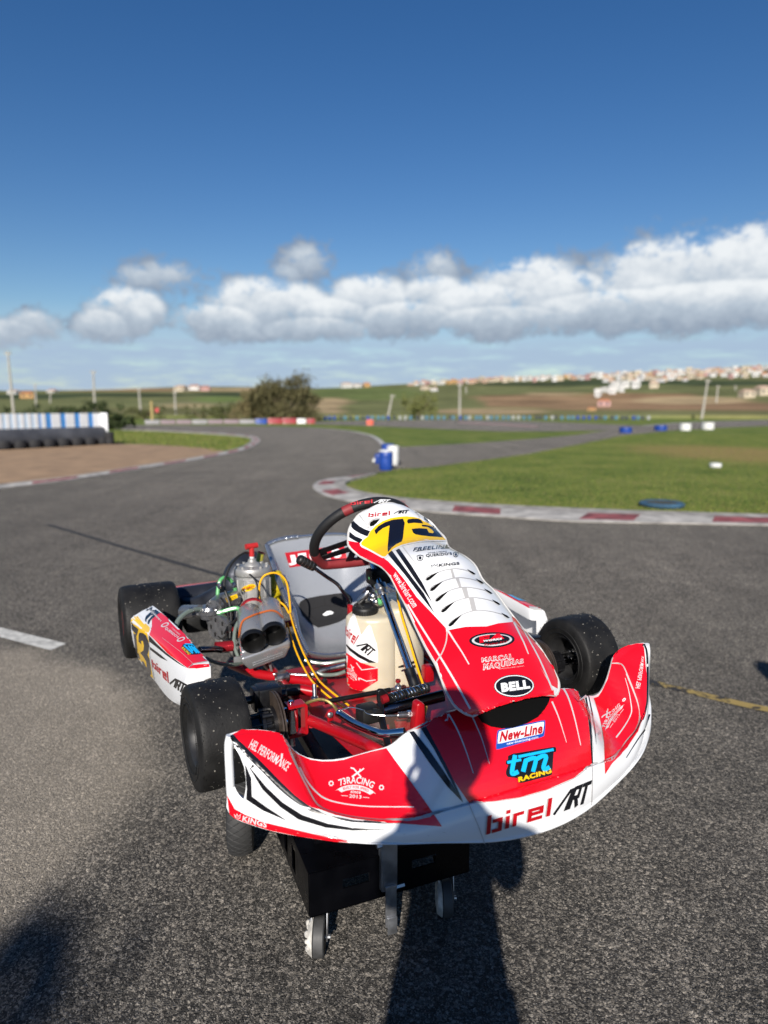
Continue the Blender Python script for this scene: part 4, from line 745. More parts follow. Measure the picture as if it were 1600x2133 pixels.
# ---------------------------------------------------------------- front panel (number plate and steering cover)
NE = [(-0.115, -0.432, 0.248), (-0.13, -0.425, 0.254), (-0.141, -0.415, 0.262), (-0.148, -0.402, 0.272), (-0.151, -0.378, 0.292), (-0.149, -0.348, 0.319), (-0.147, -0.325, 0.336), (-0.144, -0.278, 0.359), (-0.14, -0.22, 0.395), (-0.136, -0.163, 0.434), (-0.131, -0.117, 0.455), (-0.133, -0.075, 0.488), (-0.134, -0.026, 0.503), (-0.139, 0.03, 0.507), (-0.146, 0.085, 0.513), (-0.159, 0.125, 0.533), (-0.153, 0.15, 0.549), (-0.138, 0.175, 0.576), (-0.115, 0.195, 0.595), (-0.089, 0.208, 0.613), (-0.053, 0.213, 0.625)]
le = catmull(NE, 60); re_ = [V((-p.x, p.y, p.z)) for p in le]
pm_ = MB(); rows = []; nb_ = V((0,-.57,.82)); NW = 28
for j in range(60):
    s_ = j/59; w_ = (re_[j]-le[j]).length; b_ = (.030+.015*min(1, s_*3))*min(1, w_/.24); pw = 2.6-.5*s_
    rows.append([le[j].lerp(re_[j], i/NW)+nb_*b_*(1-abs(2*i/NW-1)**pw) for i in range(NW+1)])
pm_.grid(rows, 0)
inner = [[p-nb_*.004 for p in r_] for r_ in rows]; pm_.grid(inner, 2, flip=True)
rim = le+[rows[-1][i] for i in range(1, NW)]+re_[::-1]+[rows[0][i] for i in range(NW-1, 0, -1)]; pm_.tube(rim+[rim[0]], .0026, 1, 6, caps=False)
fp = Panel(pm_, [white, edge, shade_blk])
# lower red field, side bands
fp.poly(c2, [(622,782),(720,764),(835,762),(900,745),(985,736),(1010,790),(1065,880),(1120,960),(1185,1085),(1205,1110),(1210,1150),(1180,1176),(1050,1205),(900,1235),(760,1252),(722,1240),(690,1222),(655,1185),(615,1112),(580,1025),(560,950),(600,870)], red, 1)
fp.poly(c2, [(66,285),(150,300),(140,320),(262,380),(290,400),(330,440),(380,500),(450,600),(545,700),(610,770),(618,830),(600,880),(556,962),(505,875),(445,758),(388,638),(348,568),(303,478),(253,428),(192,397),(132,366),(78,318)], red, 1)
fp.poly(c2, [(975,705),(1000,720),(1050,785),(1110,860),(1160,920),(1205,985),(1230,1050),(1228,1105),(1190,1085),(1120,960),(1065,880),(1010,790),(985,736)], red, 1)
fp.line(c2, [(618,790),(612,850),(590,910),(556,962)], 7, grey, 3, smooth=16); fp.line(c2, [(985,738),(1020,770),(1080,825),(1140,880)], 3, grey, 3)
fp.line(c2, [(622,785),(660,845),(700,905),(738,972)], 11, ink, 2, (1,.5)); fp.line(c2, [(985,738),(1010,790),(1040,850),(1066,915)], 11, ink, 2, (1,.5)); fp.line(c2, [(400,640),(470,755),(570,915),(660,1065),(745,1218)], 14, ink, 2, (.7,.8), smooth=24); fp.line(c2, [(1020,752),(1065,830),(1130,950),(1200,1115)], 9, ink, 2, (.6,1), smooth=16)
# stripes
fp.poly(c2, [(285,355),(312,342),(370,420),(430,500),(490,580),(548,690),(470,590),(380,470)], black, 2); fp.poly(c2, [(332,340),(352,330),(420,425),(480,520),(536,632),(440,500)], black, 2)
fp.poly(cnas, [(205,345),(218,338),(300,410),(370,450),(438,475),(405,545),(310,505),(230,455),(186,410)], black, 2); fp.poly(cnas, [(165,480),(172,478),(250,540),(352,585),(310,632),(230,590),(158,545)], black, 2); fp.poly(cnas, [(1120,278),(1160,310),(1185,350),(1180,385),(1125,335)], black, 2); fp.poly(cnas, [(1228,390),(1270,430),(1290,470),(1240,425)], black, 2)
# number field
yf = [(322,630),(352,590),(410,545),(440,478),(510,405),(590,350),(700,308),(800,292),(900,285),(990,295),(1070,315),(1110,345),(1180,375),(1260,440),(1330,510),(1405,590),(1300,592),(1180,596),(1080,605),(950,628),(840,655),(740,705),(690,750),(635,805),(600,802),(480,735),(330,655)]
fp.poly(cnas, [(305,632),(345,580),(400,538),(430,470),(505,392),(590,335),(700,292),(800,276),(900,270),(1000,280),(1085,305),(1180,360),(1275,435),(1345,505),(1420,602),(1300,606),(1180,610),(1080,618),(950,642),(845,668),(750,718),(700,765),(640,822),(596,822),(470,752),(315,665)], white, 2)
fp.poly(cnas, yf, yellow, 3)
fp.poly(cnas, [(492,470),(540,415),(620,365),(720,330),(855,316),(878,372),(866,470),(858,560),(845,612),(770,650),(720,690),(668,752),(664,690),(670,560),(684,405),(600,440),(550,480),(514,522)], numb, 4)
fp.poly(cnas, [(905,352),(915,325),(980,315),(1050,318),(1090,340),(1112,380),(1090,378),(1000,370),(918,380)], numb, 4); fp.poly(cnas, [(1090,394),(1150,398),(1225,418),(1290,470),(1330,515),(1362,556),(1300,552),(1200,546),(1100,535),(1020,522),(985,500),(965,450),(1060,440),(1160,448),(1185,495),(1235,505),(1248,490),(1225,460),(1170,425),(1100,418)], numb, 4)
fp.logo(cnas, [(418,296),(690,268),(690,215),(425,246)], [(732,250),(915,248),(930,205),(765,212)], dred, black, None, 3)
fp.poly(cnas, [(430,395),(440,362),(480,335),(560,322),(520,370),(480,405),(440,416)], shade_blk, 3); fp.line(cnas, [(395,432),(420,425),(418,385),(440,345),(500,315),(570,312)], 14, grey, 2, smooth=16); fp.line(cnas, [(305,272),(395,395)], 14, grey, 2); fp.line(cnas, [(1015,215),(1070,300)], 12, grey, 2)
fp.text(c2, [(428,345),(632,325),(628,305),(430,326)], 'FREELINE', black, 2, .015, .2); fp.line(c2, [(442,346),(500,336)], 3, black, 2); fp.line(c2, [(580,330),(630,325)], 3, black, 2)
fp.text(c2, [(500,380),(645,366),(640,350),(498,362)], "QUERIDO'S", black, 2, .025); fp.text(c2, [(510,359),(615,349),(614,342),(509,352)], 'VITOR E PEDRO', black, 2, .01)
for cx_, cy_, q in ((467,382,17),(664,363,14)): fp.line(c2, [(cx_-q,cy_-q*.6),(cx_,cy_-q*.9),(cx_+q,cy_-q*.7),(cx_+q*.8,cy_+q*.5),(cx_,cy_+q),(cx_-q*.8,cy_+q*.6)], 3, black, 2, closed=True); fp.ellipse(c2, (cx_,cy_), (q*.45,0), (0,q*.5), black, 2)
fp.text(c2, [(568,431),(686,418),(682,404),(572,414)], 'KINGS', black, 2, .03); fp.line(c2, [(530,436),(526,420),(536,428),(545,417),(553,427),(562,414),(563,434)], 2.5, black, 2)
fp.line(c2, [(370,318),(440,410),(495,490)], 4, grey, 2); fp.text(c2, [(430,655),(318,470),(340,448),(462,640)][0:1]+[(0,0)]*0 or None, '', black) if False else None
fp.text(c2, [(316,478),(428,660),(462,640),(340,452)], 'www.birelart.com', ink, 2, .02)
# louvres drawn flat: grey lip lines, black shade painted as mouths at both ends
for (xl,yl),(xt,yt),(xr,yr),(gx,gy) in [((150,258),(455,135),(692,195),(445,240)),((198,375),(500,236),(785,298),(515,345)),((255,492),(560,342),(880,410),(595,460)),((320,612),(640,456),(968,532),(675,608)),((400,768),(720,598),(1070,680),None or (0,0))]:
    dx, dy = xt-xl, yt-yl
    up = [(xl-14,yl+2),(xl+20,yl-42),(xl+.28*dx,yl+.52*dy),(xl+.6*dx,yl+.83*dy),(xt,yt),(xt+.4*(xr-xt),yt+.16*(yr-yt)),(xt+.75*(xr-xt),yt+.55*(yr-yt)),(xr,yr)]
    fp.line(clou, up, 6.5, grey, 2, (1.4,.9), smooth=40)
    fp.poly(clou, [(xl-6,yl+8),(xl+8,yl-20),(xl+.2*dx,yl+.42*dy),(xl+.46*dx,yl+.72*dy),(xl+.30*dx,yl+.38*dy),(xl+.15*dx,yl+.05*dy),(xl+18,yl+10)], shade_blk, 3)
    fp.poly(clou, [(xr,yr+2),(xr-30,yr-22),(xr-95,yr-54),(xr-60,yr-18),(xr-20,yr+6)], shade_blk, 3)
for a, b_, c, d in [((413,140),(440,140),(468,240),(443,245)),((474,240),(508,238),(540,345),(514,350)),((540,348),(596,345),(622,458),(578,466)),((620,462),(672,457),(706,600),(655,612))]: fp.poly(clou, [a,b_,c,d], grey, 2)
# badges
fp.ellipse(clou, (876,930), (252,-12), (10,86), black, 2, k=1.0); fp.ellipse(clou, (876,930), (222,-10), (8,66), ink, 3); fp.ellipse(clou, (876,928), (196,-9), (6,54), black, 4)
fp.text(clou, [(738,968),(1010,918),(1022,850),(718,898)], 'FA', red, 6, .05, .1); fp.text(clou, [(778,958),(985,930),(985,910),(778,938)], 'WORKS', white, 7, .06, .1); fp.text(clou, [(785,1008),(1040,968),(1040,940),(785,978)], 'Racing 511', dred, 6, .02, .3)
mq = [(2,42),(0,22),(0,0)]
fp.text(c2, [(808,962),(985,945),(980,912),(806,935)], 'MARCAL', ink, 2, .07); fp.text(c2, [(815,1012),(1042,970),(1038,940),(818,968)], 'MAQUINAS', ink, 2, .07); fp.text(c2, [(810,958),(983,941),(978,916),(808,939)], 'MARCAL', dred, 4, .0); fp.text(c2, [(818,1007),(1039,966),(1035,944),(821,972)], 'MAQUINAS', dred, 4, .0); fp.text(c2, [(905,1001),(1042,984),(1042,979),(905,996)], 'EQUIPAMENTOS DE TERRA E AGRICOLAS', ink, 2)
fp.ellipse(c2, (987,1092), (113,-6), (8,64), black, 2); fp.ellipse(c2, (987,1092), (108,-6), (8,59), white, 3); fp.ellipse(c2, (987,1092), (102,-5), (7,54), black, 4); fp.text(c2, [(918,1128),(1076,1106),(1068,1058),(912,1078)], 'BELL', white, 5, .06)
fp_o = pm_.build('front_panel', fp.mats, kart, shade=60); fp_o['label'] = 'tall front panel with yellow number 73 plate and louvres'
# ---------------------------------------------------------------- side pods
def pod(s_):
    st = [(.2,(.605,.229),(.546,.240),(.626,.13),(.55,.10)),(.3,(.617,.229),(.556,.245),(.636,.105),(.55,.08)),(.42,(.631,.226),(.566,.252),(.642,.085),(.55,.07)),(.6,(.652,.214),(.582,.252),(.648,.066),(.56,.06)),(.72,(.668,.205),(.592,.249),(.658,.062),(.565,.06)),(.8,(.676,.206),(.599,.246),(.662,.055),(.57,.06)),(.85,(.684,.208),(.604,.243),(.664,.052),(.58,.06))]
    mb = MB(); rows = []
    for y, ot, it, ob, ib in st:
        ot, it, ob, ib = [V((s_*a, y, b_)) for a, b_ in (ot, it, ob, ib)]
        ring = [it+V((0,0,-.04)), it+V((0,0,-.006)), it+V((s_*.004,0,0))]
        for t in (.15,.5,.85): ring.append(it.lerp(ot, t)+V((0,0,.004*math.sin(t*3.14))))
        ring += [ot.lerp(it,.03)+V((0,0,-.001)), ot.lerp(ob,.035)]
        for t in (.3,.6,.9): ring.append(ot.lerp(ob, t)+V((s_*.008*math.sin(t*3.14),0,0)))
        ring += [ob, ob.lerp(ib,.1)+V((0,0,-.006)), ib]
        rows.append(ring)
    r2 = []
    for i in range(len(rows[0])): r2.append(catmull([r_[i] for r_ in rows], 28))
    fine = [[r2[i][j] for i in range(len(r2))] for j in range(28)]
    fr = fine[0]; cen = sum(fr, V((0,0,0)))/len(fr)
    front = [[p.lerp(cen, .5)+V((0,-.016,0)) for p in fr], [p.lerp(cen,.06)+V((0,-.014,0)) for p in fr], [p.lerp(cen,.015)+V((0,-.008,0)) for p in fr]]
    mb.grid(front+fine, 0, flip=(s_ < 0)); mb.add(front[0], [tuple(range(len(fr)))], 0); bk = fine[-1]; mb.add([p+V((0,.0,0)) for p in bk], [tuple(range(len(bk)))], 0)
    return mb
pl = pod(-1); lp = Panel(pl, [white, edge])
lp.poly(cpod, [(560,480),(545,520),(525,600),(620,690),(800,880),(960,1000),(1105,1108),(1180,1045),(1240,1030),(1425,995),(1425,975),(1300,850),(1150,690),(860,400),(700,270),(650,290),(560,370)], red, 1)
lp.poly(cpod, [(1112,1112),(1180,1062),(1300,1050),(1420,1048),(1425,1080),(1200,1112)], red, 1)
lp.poly(cpod, [(520,610),(640,740),(780,870),(960,1010),(1095,1108),(960,1030),(780,905),(640,790),(525,700)], black, 2); lp.poly(cpod, [(535,780),(600,830),(700,905),(800,995),(700,950),(540,825)], black, 2)
lp.poly(cpod, [(244,330),(310,285),(330,262),(545,480),(548,540),(510,610),(530,760),(530,900),(560,1050),(600,1280),(480,1170),(380,1010),(340,800),(280,560),(236,380)], white, 1)
lp.poly(cpod, [(240,350),(310,290),(530,490),(530,530),(500,600),(520,700),(522,900),(545,1040),(590,1260),(550,1225),(470,1150),(375,1000),(345,900),(300,640),(250,420)], yellow, 2)
lp.poly(cpod, [(255,395),(285,450),(362,512),(345,590),(330,620),(345,800),(355,970),(330,920),(300,680),(285,575),(330,590),(262,520)], numb, 3)
lp.poly(cpod, [(365,600),(380,565),(430,570),(480,610),(512,690),(528,770),(520,830),(500,900),(530,960),(545,1060),(560,1200),(540,1200),(480,1130),(430,1060),(410,985),(440,1000),(475,1070),(492,1090),(480,1000),(440,930),(390,870),(440,830),(448,760),(430,690),(400,690),(410,745),(365,700)], numb, 3)
lp.logo(cpod, [(580,1085),(820,1330),(805,1160),(560,968)], [(830,1335),(1030,1490),(1085,1350),(865,1225)], dred, black, None, 2)
lp.text(cpod, [(748,520),(940,665),(975,640),(780,480)], "QUERIDO'S", ink, 2, .03); lp.text(cpod, [(845,500),(980,620),(992,600),(855,485)], 'VITOR E PEDRO', ink, 2)
for q in ((760,455),(1000,675)): lp.ellipse(cpod, q, (62,-25), (12,26), ink, 2, 14); lp.ellipse(cpod, q, (40,-16), (8,15), red, 3, 12)
lp.poly(cpod, [(1030,750),(1080,735),(1200,735),(1240,780),(1330,890),(1250,905),(1150,910),(1090,900),(1000,800),(1020,785)], black, 2)
for a, b_ in (((1045,765),(1180,890)),((1110,770),(1180,860)),((1150,775),(1240,885)),((1190,790),(1275,885))): lp.line(cpod, [a,b_], 26, cyan, 3)
lp.line(cpod, [(1060,750),(1200,755),(1315,890)], 18, cyan, 4); lp.text(cpod, [(1005,805),(1110,908),(1155,900),(1040,790)], 'RACING', yellow, 3, .04)
lp.poly(cpod, [(455,370),(470,320),(540,260),(620,220),(690,270),(640,300),(560,360),(530,400),(515,440),(495,440),(500,390),(560,320),(590,300),(540,310),(480,370),(470,420)], numb, 2)
lp.text(cpod, [(520,250),(690,415),(715,390),(580,230)], 'alpinestars', ink, 3, .02); lp.line(cpod, [(450,195),(520,215),(560,190),(540,235),(610,240)], 14, black, 3)
lp.line(cpod, [(715,650),(860,760),(1000,870),(1180,1040)], 4, grey, 3); lp.line(cpod, [(1112,1112),(1180,1045),(1300,1025),(1425,1000)], 7, grey, 3)
lpo = pl.build('side_pod', lp.mats, kart, shade=40); lpo['label'] = 'side pod in front of the engine, with number plate and white side'
pr_ = pod(1); rp = Panel(pr_, [white, edge]); top = lambda pts: [tuple(projk_(p)) for p in pts]
def projk_(p):
    w = KM.to_3x3() @ V(p) + KT - V((0,0,CAMH)); f = math.cos(PIT)*w.y-math.sin(PIT)*w.z; return (800+FPX*w.x/f, 1066.5-FPX*(math.sin(PIT)*w.y+math.cos(PIT)*w.z)/f)
rp.poly(None, top([(.548,.2,.24),(.602,.2,.229),(.628,.42,.226),(.65,.6,.214),(.68,.84,.208),(.606,.84,.243),(.584,.6,.252),(.568,.42,.252)]), red, 1, 12)
rp.poly(None, top([(.555,.27,.247),(.606,.27,.235),(.62,.36,.234),(.564,.36,.252)]), black, 2); rp.poly(None, top([(.56,.275,.247),(.60,.28,.236),(.612,.35,.236),(.568,.35,.25)]), cyan, 3)
rp.poly(None, top([(.57,.48,.254),(.60,.48,.244),(.606,.56,.244),(.578,.56,.254)]), ink, 2); rp.poly(None, top([(.553,.195,.236),(.6,.195,.226),(.603,.215,.230),(.556,.215,.240)]), edge, 2)
rpo = pr_.build('side_pod', rp.mats, kart, shade=40); rpo['label'] = 'side pod on the far side, mostly hidden by the front panel'
# ---------------------------------------------------------------- rear bumper
rb = MB(); rows = []
for x in [-.66,-.65,-.6,-.4,-.2,0,.2,.4,.6,.65,.66]:
    e = abs(x) > .64; c = V((x, 1.29-(.03 if abs(x) > .58 else 0), .172)); hy, hz = (.06,.02) if not e else (.04,.012)
    rows.append([c+V((0, hy*a, hz*b_)) for a, b_ in ((-1,.6),(-.8,.9),(-.3,1),(.3,1),(.8,.9),(1,.6),(1,-.6),(.8,-1),(-.8,-1),(-1,-.6))])
rb.grid(rows, 0, True); rb.add(rows[0], [tuple(range(10))], 0); rb.add(rows[-1], [tuple(range(10))], 0)
rbp = Panel(rb, [red]); rbp.text(c1, [(520,548),(455,565),(450,548),(515,532)][0:4], '73RACING', ink, 2, .03)
rb.build('rear_bumper', rbp.mats, kart)
# ================================================================ KART: chassis and mechanical parts
def k(box, p, **c): return K(*cp(box, [p])[0], **c)
def kp(box, pts, y0, y1=None, **c):
    n = len(pts); return [k(box, p, y=(y0 if y1 is None else y0+(y1-y0)*i/max(1, n-1))) for i, p in enumerate(pts)]
frame_red = mat('frame_red', (.34,.003,.008), .32, coat=.25, var=.06, vscale=8); chrome = mat('chrome', (.72,.72,.73), .1, 1.0, var=.03, vscale=30); steel = mat('steel', (.42,.42,.43), .32, 1.0, var=.1, vscale=60); dchrome = mat('dark_chrome', (.16,.16,.18), .16, 1.0)
blk_p = mat('black_anodised', (.006,.006,.007), .32, spec=.5, var=.2, vscale=40); blk_m = mat('black_plastic', (.007,.007,.007), .5, var=.2, vscale=30); rubber = mat('tyre_rubber', (.009,.0087,.0085), .6, spec=.3, var=.35, vscale=22, bump=.35, bscale=160)
alu = mat('cast_aluminium', (.34,.335,.325), .42, .45, var=.1, vscale=50, bump=.25, bscale=500); alu_b = mat('machined_aluminium', (.55,.55,.55), .25, .95, var=.05, vscale=50); mag = mat('rim_magnesium', (.02,.02,.021), .45, .3, var=.2, vscale=30)
chip = mat('tyre_marbles', (.16,.15,.13), .9); rustd = mat('brake_disc', (.10,.075,.06), .45, .6, var=.25, vscale=40); ycab = mat('yellow_cable', (.78,.40,.005), .35); gline = mat('green_hose', (.10,.36,.13), .25, spec=.5); clr = mat('clear_hose', (.13,.16,.14), .15, spec=.6); gold = mat('braided_hose', (.30,.23,.08), .35, .6, var=.3, vscale=300)
orange_b = mat('orange_band', (.50,.11,.015), .5); redan = mat('red_anodised', (.45,.02,.03), .25, .6); white_r = mat('white_ring', (.6,.6,.6), .5)
X2 = Mx.Identity(4)
# ---- wheels
def wheel(cx, cy, D, w, steer, name, lab, seed, redlip=False):
    R_ = D/2; root = empty(name, (cx, cy, R_), steer, kart); root['label'] = lab
    h = w/2; pr = [(-h*.80,.066),(-h*.9,.074),(-h*.985,.09),(-h,R_*.80),(-h*.985,R_*.88),(-h*.93,R_*.955),(-h*.82,R_*.985),(-h*.6,R_*.996),(0,R_),(h*.6,R_*.996),(h*.82,R_*.985),(h*.93,R_*.955),(h*.985,R_*.88),(h,R_*.80),(h*.985,.09),(h*.9,.074),(h*.8,.066)]
    pr = [(p.x, p.y) for p in catmull([(a, b_, 0) for a, b_ in pr], 50)]
    t = MB(); t.lathe(pr, X2, 0, 72); r = random.Random(seed)
    for e in (-1, 1):
        for rr in (.083, R_*.76): t.lathe([(e*h*1.0, rr-.0012),(e*(h*1.0+.0014), rr),(e*h*1.0, rr+.0012)], X2, 0, 60)
    for q in range(300):       # rubber marbles and grit stuck to the tread
        a = r.uniform(0, 6.283); x = r.gauss(0, .55)*h
        if abs(x) > h*.9: continue
        rad = R_*(1-.016*max(0, abs(x)/h-.55)*4)-.0003; s_ = .0008+.0017*r.random()**3+(.0016 if r.random() < .05 else 0)
        c = V((x, rad*math.cos(a), rad*math.sin(a))); t.sphere(c, s_, 1 if r.random() < .6 else 0, 5, 3, (r.uniform(.8,1.8),1,1))
    for q in range(90):        # feathered rubber on the shoulders
        a = r.uniform(0, 6.283); e = r.choice((-1, 1)); x = e*h*r.uniform(.8,.93); rad = R_*.985; o = V((0, math.cos(a), math.sin(a))); tt = V((0,-math.sin(a), math.cos(a)))
        p = V((x, rad*math.cos(a), rad*math.sin(a))); t.add([p-tt*.003, p+tt*.003, p+o*r.uniform(.002,.004)+V((e*.002,0,0))], [(0,1,2)], 0, False)
    t.build('tyre', [rubber, chip], root, shade=60)
    m = MB(); m.lathe([(-h*.86,.069),(-h*.84,.073),(-h*.80,.0725),(-h*.74,.066),(-h*.6,.0615),(0,.058),(h*.6,.0615),(h*.74,.066),(h*.80,.0725),(h*.84,.073),(h*.86,.069),(h*.80,.064),(h*.5,.0575),(.006,.054),(-.006,.054),(-h*.5,.0575),(-h*.80,.064),(-h*.86,.069)], X2, 0, 56)
    m.lathe([(.004,.055),(.006,.03),(.014,.026),(.014,.0),(-.014,.0),(-.014,.026),(-.006,.03),(-.004,.055)], X2, 0, 36)
    m.build('rim', mag, root, shade=35)
    if redlip: MB().lathe([(-h*.865,.069),(-h*.90,.0735),(-h*.86,.077),(-h*.84,.0735)], X2, 0, 56).build('rim_ring', frame_red, root)
    b_ = MB()
    for q in range(3):
        a = q*2.094+.5; c = V((0, .019*math.cos(a), .019*math.sin(a))); b_.tube([c+V((-.05,0,0)), c+V((.05,0,0))], .0036, 0, 8); b_.tube([c+V((-.017,0,0)), c+V((.017,0,0))], .0068, 0, 6)
    b_.build('wheel_stud', steel, root); MB().tube([(-.032,0,0),(.032,0,0)], .012, 0, 14).build('hub_cap', blk_p, root)
    return root
wheel(-.581, 0, .258, .127, R(1.5), 'front_wheel', 'front wheel in full view beside the left wing in the photo', 1); wheel(.583, 0, .258, .135, R(0), 'front_wheel', 'front wheel behind the right-hand wing in the photo, inner face visible', 2)
wheel(-.598, 1.05, .278, .205, 0, 'rear_wheel', 'wide rear wheel behind the left side pod in the photo', 3, True); wheel(.598, 1.05, .278, .205, 0, 'rear_wheel', 'wide rear wheel hidden behind the front panel', 4, True)
# ---- frame
fr = MB()
tl = [k(cped, (112,655), y=-.005), k(cped, (300,735), y=-.075), k(cped, (640,882), y=-.215), k(cped, (790,960), y=-.27), V((-.17,-.335,.07)), V((0,-.35,.065))]
fr.tube(tl, .0145, 0, 14, 30); fr.tube([V((-p.x, p.y, p.z)) for p in tl], .0145, 0, 14, 30)
for s_ in (-1, 1):
    fr.tube([(s_*.335,-.01,.105),(s_*.31,.12,.075),(s_*.28,.28,.05),(s_*.27,.6,.048),(s_*.27,1.16,.06)], .0145, 0, 12, 30)
a_ = K(530,1402,z=.055); b_ = K(660,1423,z=.055); fr.tube([a_+V((-.05,.12,.0)), a_, a_.lerp(b_,.5), b_], .0155, 0, 12, 20)
fr.tube([K(622,1435,z=.075), K(665,1443,z=.066)], .0155, 0, 12, 12)
fr.tube([(-.27,.98,.055),(0,1.0,.055),(.27,.98,.055)], .0145, 0, 12, 10); fr.tube([(-.27,1.16,.06),(-.25,1.23,.12),(0,1.25,.15),(.25,1.23,.12),(.27,1.16,.06)], .012, 0, 10, 24)
fr.box((-.04,-.265,.115),(.07,.05,.12),None,0,.012); fr.prism([(-.016,-.035),(.018,-.035),(.014,.03),(.004,.038),(-.008,.034)], -.014, .014, Mx.Translation(k(cped,(1175,610),y=-.235))@Mx.Rotation(R(90),4,'X'), 0, .005)
for q in ((320,610),): fr.prism([(-.008,-.016),(.008,-.016),(.010,.008),(0,.016),(-.010,.008)], -.003, .003, axisM(k(cped,q,y=-.06), (1,.2,0))@Mx.Rotation(R(90),4,'X'), 0, .002)
fr.box(k(cped,(1275,195),y=.1),(.03,.03,.05),None,0,.006); fr.box(k(cmid,(692,660),y=.37),(.014,.02,.08),None,0,.004)
fr.build('frame_tube', frame_red, kart)
MB().prism([(-.24,-.30),(.24,-.30),(.26,.1),(.26,.56),(-.26,.56),(-.26,.1)], .028, .033, None, 0, .001).build('floor_tray', mat('tray_red',(.30,.003,.008),.35,coat=.2,var=.12,vscale=9), kart)
# ---- steering knuckles, hubs and front brakes, both sides
def corner(s_, lab):
    kx = s_*.386; root = empty('steering_knuckle', (kx, 0, .12), 0, kart); root['label'] = lab
    c = MB()
    path = [(-s_*-.012,.040),(-s_*.032,.040),(-s_*.036,.036),(-s_*.036,-.036),(-s_*.032,-.040),(-s_*-.012,-.040)]
    vs, fs = stroke2d(path, .0075); M = Mx.Rotation(R(90),4,'X'); o = [M@V((a,b_,-.017)) for a,b_ in vs]+[M@V((a,b_,.017)) for a,b_ in vs]; n = len(vs)
    c.add(o, [tuple(f) for f in fs]+[tuple(i+n for i in f[::-1]) for f in fs]+[(i,i+n,(i+2)%n+n,(i+2)%n) for i in range(0,n-2)]+[(0,1,1+n,n),(n-2,n-1,2*n-1,2*n-2)], 0, False); c.build('c_bracket', frame_red, root, fix=True)
    q = MB(); q.lathe([(-.031,.004),(-.031,.0175),(.031,.0175),(.031,.004)], Mx.Rotation(R(90),4,'Y'), 0, 28); q.lathe([(-.052,.0),(-.052,.006),(.052,.006),(.052,0)], Mx.Rotation(R(90),4,'Y'), 0, 14); q.tube([(0,0,0),(s_*.19,0,0)], .0125, 0, 18); q.build('stub_axle', chrome, root)
    d = MB(); [d.lathe([(x-.002,.035),(x-.002,.082),(x+.002,.082),(x+.002,.035),(x-.002,.035)], X2, 0, 64) for x in (s_*.038, s_*.045)]
    for i in range(24):
        a = i*.2618; d.tube([(s_*.038, .06*math.cos(a), .06*math.sin(a)),(s_*.045, .06*math.cos(a), .06*math.sin(a))], .003, 0, 6)
    d.build('brake_disc', rustd, root)
    h = MB(); h.lathe([(s_*.047,.0),(s_*.047,.046),(s_*.056,.046),(s_*.058,.030),(s_*.072,.030),(s_*.074,.036),(s_*.085,.036),(s_*.088,.027),(s_*.108,.027),(s_*.110,.034),(s_*.120,.034),(s_*.122,0)], X2, 0, 30)
    for i in range(6):
        a = i*1.047; h.tube([(s_*.05,.039*math.cos(a),.039*math.sin(a)),(s_*.082,.039*math.cos(a),.039*math.sin(a))], .006, 0, 8); h.tube([(s_*.06,.033*math.cos(a+.5),.033*math.sin(a+.5)),(s_*.118,.033*math.cos(a+.5),.033*math.sin(a+.5))], .004, 0, 8)
    h.build('wheel_hub', blk_p, root)
    g_ = MB(); g_.box((s_*.043,.058,.045),(.062,.06,.075),None,0,.008); g_.box((s_*.075,.06,.05),(.02,.045,.06),None,0,.006); g_.box((s_*.02,.085,.035),(.05,.04,.035),None,0,.006); g_.tube([(s_*-.01,.07,.045),(s_*.11,.07,.045)], .011, 0, 14); g_.build('brake_caliper', blk_p, root)
    e = MB(); e.tube([(0,.01,.03),(s_*-.0,.055,.02)], .008, 0, 10); e.tube([(0,0,-.05),(0,-.005,-.07)], .008, 0, 8); e.build('steering_arm', steel, root)
corner(-1, 'front knuckle with chrome kingpin and brown brake disc, in full view'); corner(1, 'front knuckle and brake on the far side, mostly hidden')
# red torsion bar clamp and rear parts
m_ = MB(); m_.tube([K(590,1438,z=.078), K(624,1437,z=.076)], .018, 0, 14); m_.box(K(575,1440,z=.08),(.05,.05,.04),None,0,.006); m_.build('bar_clamp', blk_p, kart)
MB().tube([(-.5,1.05,.14),(.5,1.05,.14)], .025, 0, 20).build('rear_axle', steel, kart)
# ---- nerf bar, tie rods, pushrod, brake line
MB().tube([k(cped,(395,585),y=-.075), k(cped,(440,615),y=-.09), k(cped,(560,690),y=-.14), k(cped,(700,750),y=-.2), k(cped,(790,783),y=-.235), k(cped,(860,795),y=-.255), k(cped,(960,785),y=-.275), k(cped,(1050,775),y=-.29)], .0105, 0, 14, 40).build('bumper_bar', chrome, kart)
b0 = MB(); b0.sphere(k(cped,(320,610),y=-.066), .0085, 0, 12, 6, (1,.5,1)); b0.build('bar_bolt', alu_b, kart)
t_ = MB(); t_.tube([k(cped,(270,480),y=.06), k(cped,(600,418),y=.055), k(cped,(905,362),y=.05)], .0068, 0, 12); t_.build('tie_rod', blk_p, kart)
tx = Panel(MB().tube([k(cped,(540,430),y=.054),k(cped,(541,430),y=.054)], .005, 0, 6), [blk_p])
t_ = MB(); t_.tube([k(cped,(660,545),y=-.01), k(cped,(800,512),y=-.03), k(cped,(1100,430),y=-.05)], .0065, 0, 12); t_.build('tie_rod', blk_p, kart)
e_ = MB(); c_ = k(cped,(985,345),y=.05); e_.sphere(c_, .012, 0, 14, 8); e_.tube([k(cped,(905,362),y=.05), c_], .0055, 0, 10); e_.tube([c_-V((0,0,.02)), c_+V((0,0,.026))], .005, 0, 8); e_.build('rod_end', alu_b, kart); MB().tube([c_+V((0,0,.018)), c_+V((0,0,.026))], .0075, 0, 6).build('lock_nut', redan, kart)
